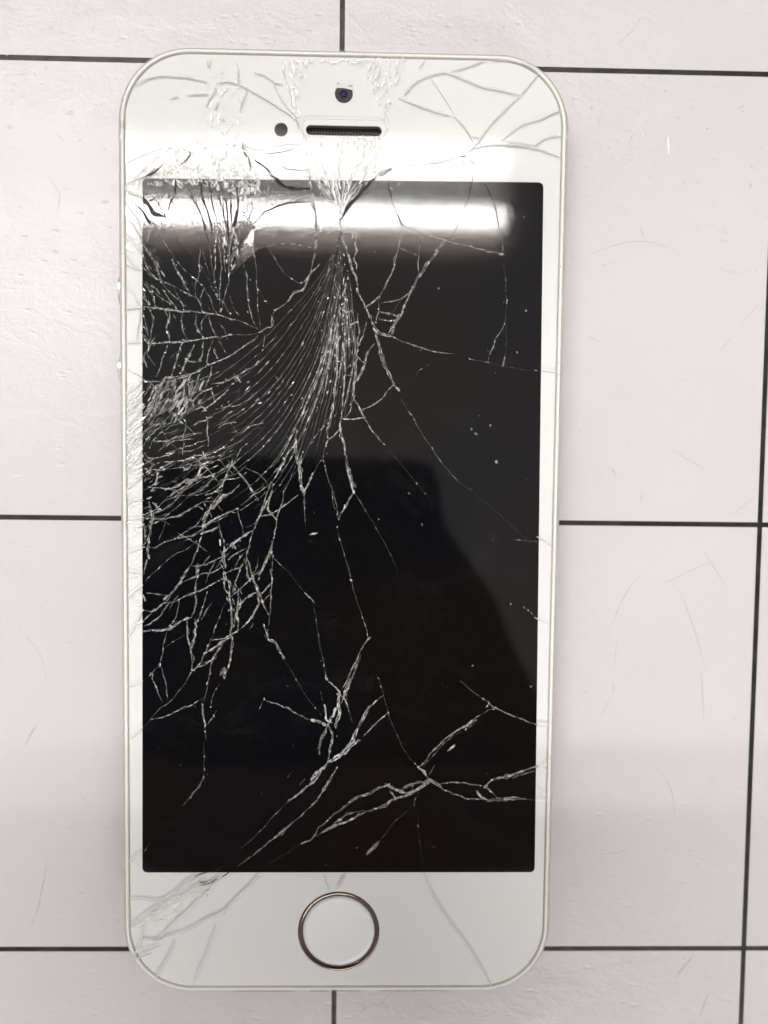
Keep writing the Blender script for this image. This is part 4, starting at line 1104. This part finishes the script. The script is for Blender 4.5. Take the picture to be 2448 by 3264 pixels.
slivers('crushed_glass', [
    ([(975, 462), (1222, 462), (1195, 570), (1012, 570)], 420, CV, 10, 46, 2, 7, 8, .75, 8),
    ([(985, 440), (1215, 440), (1215, 470), (985, 470)], 90, 90, 5, 16, 3, 9, 8, .5, 20),
    ([(560, 470), (640, 450), (780, 460), (830, 560), (500, 562)], 420, 85, 6, 28, 3, 9, 12, .6, 35),
    ([(420, 560), (520, 480), (600, 480), (480, 566)], 50, 140, 12, 50, 3, 7, 8, .5, 8),
    ([(895, 192), (1000, 192), (955, 300), (952, 430), (940, 400)], 64, 72, 8, 42, 2, 6, 10, .45, 14),
    ([(1140, 192), (1300, 192), (1245, 300), (1235, 420), (1215, 350), (1170, 240)], 95, 97, 8, 50, 2, 6, 10, .45, 10),
    ([(950, 420), (972, 440), (1000, 560), (980, 560)], 50, 80, 8, 34, 2, 6, 15, .6, 14),
    ([(660, 240), (770, 210), (770, 440), (650, 440)], 44, 100, 6, 30, 2, 7, 12, .4, 25),
    ([(402, 570), (448, 570), (448, 800), (402, 800)], 36, 45, 12, 36, 3, 9, 8, .6, 10),
    ([(402, 1235), (450, 1230), (450, 1520), (402, 1550)], 110, -42, 12, 44, 3, 9, 9, .5, 10),
    ([(402, 1560), (450, 1545), (450, 2000), (402, 2000)], 24, -25, 10, 34, 2, 7, 8, .5, 10),
    ([(410, 2950), (440, 2920), (700, 2790), (690, 2830), (520, 2950)], 50, -32, 8, 44, 2, 6, 8, .4, 8),
    ([(915, 190), (1270, 188), (1270, 200), (915, 202)], 40, 88, 5, 14, 3, 9, 8, .3, 25),
], M_SLIVERW)
vs_, fs_, gs_ = [], [], []
for c, wd, br, C in crack_list:
    if c not in 'dfs': continue
    for (x, y) in C:
        left = x < 760 or (1000 < x < 1120 and y > 760)
        if rnd() > (0.06 if left else 0.025) * (1 + wd / 8) * (0.4 if c == 'f' else 1): continue
        i_ = C.index((x, y)); q_ = C[min(len(C) - 1, i_ + 1)]; a = math.atan2(q_[1] - y, q_[0] - x) + random.gauss(0, .35)
        l, w2 = U(3, 12), U(1.5, 4.5); g = U(.55, 1.0); x += random.gauss(0, wd * .3); b0 = len(vs_)
        for t, s in ((-1, .15), (-.3, -1), (1, -.1), (.4, 1)):
            p = at(x + math.cos(a) * l * t * .5 - math.sin(a) * w2 * s * .5, y + math.sin(a) * l * t * .5 + math.cos(a) * w2 * s * .5, ZG)
            vs_.append((p.x, p.y, 0.749 + U(0, .003))); gs_.append(g)
        fs_.append((b0, b0 + 1, b0 + 2, b0 + 3))
tag(mesh_obj('sparkle_flecks', vs_, fs_, M_SLIVER, phone, False, gs_), kind='stuff')  # bright slivers along the cracks, sparkle painted as pale colour
# dust and little chips
dv, df_, dg_ = [], [], []
def speck(x, y, l, wd, a, g):
    ux, uy = math.cos(a), math.sin(a); b0 = len(dv)
    for t, s in ((-1, 0), (-.2, -1), (1, .2), (.1, 1)):
        p = at(x + ux * l * t * .5 - uy * wd * s * .5, y + uy * l * t * .5 + ux * wd * s * .5, ZG)
        dv.append((p.x, p.y, 0.742 + U(0, .004))); dg_.append(g * .75)
    df_.append((b0, b0 + 1, b0 + 2, b0 + 3))
for x, y, l, wd, a, g in ((1000, 1701, 28, 8, -.25, .9), (1255, 2030, 0, 0, 0, 0), (1582, 1472, 12, 12, .5, .7), (1503, 1368, 10, 8, 1, .5), (1563, 1356, 10, 8, 1, .5),
                          (1517, 1383, 14, 8, .3, .5), (1398, 920, 8, 6, 1, .8), (1648, 1123, 8, 5, 1, .8), (1676, 991, 8, 5, 1, .8), (1670, 692, 8, 5, 1, .6), (1628, 1925, 8, 5, 1, .8),
                          (1692, 2188, 8, 5, -.6, .9), (1506, 2121, 7, 5, -.8, .8), (735, 1000, 10, 6, 1.2, .9), (790, 995, 8, 5, 1, .9), (1207, 1655, 7, 5, 0, .6), (1345, 1672, 12, 4, 1.2, .5)):
    if l: speck(x, y, l, wd, a, g)
for k in range(80):
    speck(U(480, 1700), U(760, 2760), U(3, 8), U(2, 4.5), U(0, 6.3), U(.1, .7) ** 1.3)
sq = [(1110, 722, 1118, 745), (1130, 735, 1122, 760), (1130, 715, 1140, 705), (1133, 762, 1138, 740), (1138, 790, 1132, 815), (1128, 820, 1137, 858), (1133, 770, 1136, 800),
      (1246, 598, 1250, 606), (1268, 590, 1272, 585), (1258, 628, 1262, 638), (1281, 632, 1282, 645), (1142, 705, 1140, 690), (1122, 722, 1126, 735)]
for x0, y0, x1, y1 in sq:
    a = math.atan2(y1 - y0, x1 - x0); l = math.hypot(x1 - x0, y1 - y0)
    for k in range(3): speck(x0 + (x1 - x0) * (k + .5) / 3 + U(-2, 2), y0 + (y1 - y0) * (k + .5) / 3, l / 2, U(3, 4.5), a + U(-.5, .5), .95)
q_ = at(726, 815, ZG)
mesh_obj('cyan_chip', [(q_.x - .010, q_.y - .010, .747), (q_.x + .012, q_.y - .006, .749), (q_.x + .006, q_.y + .012, .752), (q_.x - .008, q_.y + .008, .748)], [(0, 1, 2, 3)], simple('cyan_glint', (.08, .55, .6), .3), phone)
tag(mesh_obj('dust', dv, df_, M_DUST, phone, False, dg_), kind='stuff')
# little dents of grime on the gasket
for px, py in ((451, 211), (391, 322), (398, 292), (1786, 309), (1787, 850)):
    p = at(px, py, .72); k = U(.008, .014)
    mesh_obj('grime_spot', *loft([circ(p.x, p.y, k * f_, z, 8) for f_, z in ((1, .718), (.7, .7215))], False, True), M_GROOVE, phone)

M_WEAR = simple('worn_brown_metal', (0.36, 0.30, 0.22), 0.6, 0.3, 0.3, 0.3, 5)
def worn(x0, y0, x1, y1, nx, ny):
    n = 26; vs = []; ph = U(0, 99)
    for i in range(n + 1):
        t = i / n; x, y = x0 + (x1 - x0) * t, y0 + (y1 - y0) * t
        wv = .016 + .014 * noise.noise(Vector((i * .6 + ph, 0, 0))) ; wv *= min(1, 6 * min(t, 1 - t) + .05)
        for d in (-1, 1): vs.append((x + nx * (.022 - d * wv), y + ny * (.022 - d * wv), .6865 + (.022 - d * wv - .022) * .95 + .004))
    mesh_obj('worn_edge', vs, [(2 * i, 2 * i + 1, 2 * i + 3, 2 * i + 2) for i in range(n)], M_WEAR, phone)
for x0, x1 in ((-1.45, -.55), (-.4, -.1), (-.05, .35), (.5, 1.6)): worn(x0, -HH, x1, -HH, 0, 1)
for k in range(16):
    side = random.choice((-1, 1)); y = U(-5, 5); r = U(.004, .009)
    mesh_obj('grime_spot', *loft([circ(side * (HW - .075 + U(-.02, .03)), y, r * f_, z, 7) for f_, z in ((1, .717), (.7, .7205))], False, True), M_GROOVE, phone)
# ------------------------------------------------------------------ scuffs and nicks on the table
def table_strips(name, strips, m, zz):
    vs, fs, gs = [], [], []
    for wd, g, P in strips:
        C = catmull(P, 10); n = len(C); b0 = len(vs); ph = U(0, 99)
        for i, (x, y) in enumerate(C):
            a = C[max(0, i - 1)]; c = C[min(n - 1, i + 1)]
            dx, dy = c[0] - a[0], c[1] - a[1]; l = math.hypot(dx, dy) or 1; nx, ny = -dy / l, dx / l
            tp = min(1, .1 + 2.5 * min(i, n - 1 - i) / max(1, n - 1)); hw_ = wd * .36 * tp * (1 + .5 * noise.noise(Vector((i * .5 + ph, 0, 0))))
            for s in (-1, 0, 1):
                p = at(x + nx * hw_ * s, y + ny * hw_ * s, 0.0); vs.append((p.x, p.y, zz + (0.0015 if s == 0 else 0) + U(0, .0006)))
                gs.append(max(0, min(1, g * (1 + noise.noise(Vector((i * .7 + ph, 3, 0)))))))
        for i in range(n - 1):
            for q in range(2):
                a = b0 + i * 3 + q; fs.append((a, a + 1, a + 4, a + 3))
    tag(mesh_obj(name, vs, fs, m, table, False, gs), kind='stuff')
def r11(*P): return [(1700 + x * .452, 1400 + y * .452) for x, y in P]
def r14(*P): return [(1700 + x * .6329, 0 + y * .6329) for x, y in P]
scuffs = [
    (3, .5, r11((900, 50), (1000, 90), (1100, 150), (1200, 205), (1290, 245))), (8, .2, r11((765, 380), (760, 430), (750, 460))),
    (3, .5, r11((1570, 395), (1480, 470), (1400, 540))), (4, .5, r11((750, 960), (690, 1030), (620, 1150), (560, 1290), (520, 1380))),
    (4, .4, r11((1280, 855), (1170, 900), (1080, 940), (980, 990), (850, 1040))), (4, .5, r11((980, 1010), (1050, 1120), (1110, 1270), (1160, 1420), (1200, 1580), (1220, 1660))),
    (9, .15, r11((560, 1700), (565, 1760), (560, 1800))), (9, .15, r11((535, 1840), (510, 1890), (475, 1965))), (4, .5, r11((1190, 780), (1260, 880), (1320, 980), (1370, 1070))),
    (4, .6, r11((1180, 1600), (1190, 1760), (1200, 1900), (1200, 2000))), (3, .5, r11((590, 1400), (580, 1500), (570, 1600))),
    (5, .2, r14((1150, 1515), (1100, 1570), (1045, 1640))), (4, .4, r14((1000, 1700), (930, 1780))), (3, .6, r14((225, 1310), (380, 1245), (530, 1215), (660, 1240), (780, 1300))),
    (7, .0, r14((1060, 1362), (1078, 1358), (1090, 1370))), (8, .5, [(120, 2305), (95, 2345), (80, 2380)]), (6, .5, [(150, 2750), (120, 2900), (95, 2950)]),
    (5, .5, r11((1020, 1222), (1015, 1232))), (6, .4, [(2230, 3240), (2248, 3190), (2262, 3160)]), (6, .5, [(2150, 3120), (2190, 3070), (2215, 3040)]),
    (4, .6, [(1620, 1860), (1618, 1900)]), (7, .3, [(1150, 3225), (1172, 3205)]), (6, .4, [(1565, 3215), (1575, 3235)]), (3, .5, [(1215, 3200), (1235, 3175), (1248, 3160)]),
    (4, .5, [(175, 420), (205, 450)]), (4, .5, [(150, 560), (190, 620), (180, 680)]), (3, .5, [(60, 2000), (130, 2090), (150, 2180)]),
    (4, .5, [(2100, 2450), (2140, 2520), (2150, 2600)]), (3, .4, [(1900, 2700), (1960, 2720), (2010, 2700)]),
]
for k in range(60):
    x, y = U(0, 2448), U(300, 3260)
    a = U(0, 6.3); l = U(3, 9); scuffs.append((U(3, 7), U(.1, .8), [(x, y), (x + l * math.cos(a) * .5, y + l * math.sin(a) * .5), (x + l * math.cos(a), y + l * math.sin(a))]))
table_strips('scuff_marks', scuffs, M_SCUFF, 0.001)
nicks = [
    (6, .9, r14((555, 480), (530, 560), (510, 640), (480, 740))), (9, .9, r14((320, 590), (328, 630))), (6, .9, r14((355, 585), (358, 610))), (8, .9, r14((700, 610), (735, 590))),
    (7, .9, r14((680, 670), (682, 800))), (9, .9, r14((545, 650), (570, 695))), (4, .9, r14((540, 95), (500, 150), (425, 225))), (6, .9, r14((935, 1210), (1010, 1222))),
    (5, .9, r14((915, 1350), (1000, 1370), (1060, 1378))), (6, .9, r14((340, 1340), (415, 1320))), (8, .9, r14((185, 1418), (215, 1416))), (5, .9, r14((435, 1035), (480, 1075))),
    (4, .9, r14((840, 1120), (920, 1150), (1010, 1195))), (4, .8, r14((540, 1140), (560, 1210))), (5, .9, r11((545, 200), (590, 265))), (4, .9, r14((270, 1690), (330, 1720))),
    (9, .9, r14((1030, 550), (1060, 530))), (9, .9, r14((1085, 955), (1100, 920))), (4, .9, r14((190, 540), (198, 480))), (7, 1, r14((1040, 1376), (1078, 1372))),
]
for k in range(120):
    x, y = U(0, 2448), abs(random.gauss(0, 420)) + U(0, 60)
    if x > 1800: y += U(0, 450)
    a = U(0, 6.3); l = U(4, 18); nicks.append((U(2.5, 5.5), U(.5, 1), [(x, y), (x + l * math.cos(a) * .5, y + l * math.sin(a) * .5), (x + l * math.cos(a + .3), y + l * math.sin(a + .3))]))
table_strips('nicks', nicks, M_NICK, 0.0005)

# ------------------------------------------------------------------ ceiling lamp (its reflection is the bright band), an added fill lamp, and the phone and hand held above
lamp = empty('ceiling_lamp', (-34.3, 53, 150))
tag(lamp, 'twin tube ceiling lamp mirrored as bright bands in the broken screen', 'lamp')
def box(x0, x1, y0, y1, z0, z1):
    return [(x, y, z) for z in (z0, z1) for x, y in ((x0, y0), (x1, y0), (x1, y1), (x0, y1))], [(0, 3, 2, 1), (4, 5, 6, 7), (0, 1, 5, 4), (1, 2, 6, 5), (2, 3, 7, 6), (3, 0, 4, 7)]
vs, fs = box(-61, 61, -11, 12, 2.2, 7)
mesh_obj('housing', vs, fs, M_HOUSE, lamp)
M_BEIGE = simple('beige_reflector', (0.62, 0.50, 0.42), 0.6)
for y0, y1 in ((-7.0, -12.0),):
    vs = [(x, y, z) for x in (-61, 61) for y, z in ((y0, 2.0), (y1, -1.2), (y1, -1.6), (y0, 2.19))]
    mesh_obj('reflector', vs, [(0, 1, 5, 4), (1, 2, 6, 5), (2, 3, 7, 6), (3, 0, 4, 7), (0, 3, 2, 1), (4, 5, 6, 7)], M_BEIGE, lamp)
for dy in (-5.0, 5.7):
    ringx = lambda x: [(x, dy + 1.5 * math.cos(t), 1.5 * math.sin(t)) for t in [2 * math.pi * k / 20 for k in range(20)]]
    mesh_obj('lamp_tube', *loft([ringx(-60), ringx(60)], True, True), M_TUBE, lamp)
for k, (lx, ly) in enumerate(((40, -172),)):
    l2 = empty('ceiling_lamp', (lx, ly, 150)); tag(l2, 'added twin tube fill lamp out of view, brightens the lower end of the table', 'lamp', 'ceiling lamps of the room')  # unseen lamp added to lift the light on the lower end
    for ch in list(lamp.children):
        c2 = ch.copy(); col.objects.link(c2); c2.parent = l2
lamp['group'] = 'ceiling lamps of the room'
hp = empty('phone_in_hand', (0, 0, 12.1))  # phone, hand and arm in one dark outline, shaped for its mirror image
tag(hp, 'phone with hand and arm held over the table, seen as the dark reflection in the black screen', 'camera')
SIL = [(-5.6, 0.5), (-4.44, 0.98), (-1.93, 1.11), (1.44, 1.12), (2.17, 0.81), (2.35, 0.13), (2.57, -0.8), (3.19, -1.65), (3.93, -2.76), (4.5, -4.14),
       (5.2, -5.6), (5.0, -7.1), (3.4, -7.3), (0.4, -7.2), (-2.75, -7.4), (-5.0, -7.2), (-6.3, -6.0), (-6.5, -2.68), (-6.3, -0.3)]
sm_ = catmull(SIL + [SIL[0]], .3)[:-1][::-1]
vs, fs = loft([[(x * q - 0.7 * (1 - q), y * q - 3 * (1 - q), z) for x, y in sm_] for q, z in ((.97, 0), (1, .12), (1, .7), (.97, .85))], True, True)
mesh_obj('phone_hand_outline', vs, fs, M_DARKPH, hp)
hand_pts = catmull([(-6.6, -6.9), (-3, -7.0), (0, -6.85), (3, -6.8), (5.6, -6.4), (6.8, -8.0), (6.3, -10.4), (2.5, -10.9), (-2, -10.9), (-6.4, -10.6), (-7.4, -8.6), (-6.6, -6.9)], .4)[:-1][::-1]
vs, fs = loft([[(x * q - 0.2 * (1 - q), y * q - 8.7 * (1 - q), z) for x, y in hand_pts] for q, z in ((.25, .05), (.6, .12), (.85, .4), (1, .9), (1, 1.2), (.85, 1.6))], True, True)
mesh_obj('hand_shape', vs, fs, simple('hand_brown', (0.20, 0.12, 0.09), 0.7, 0.2, nz=.2, nscale=1.5), hp, True)  # brown lump standing for the hand and arm, added for the screen reflection
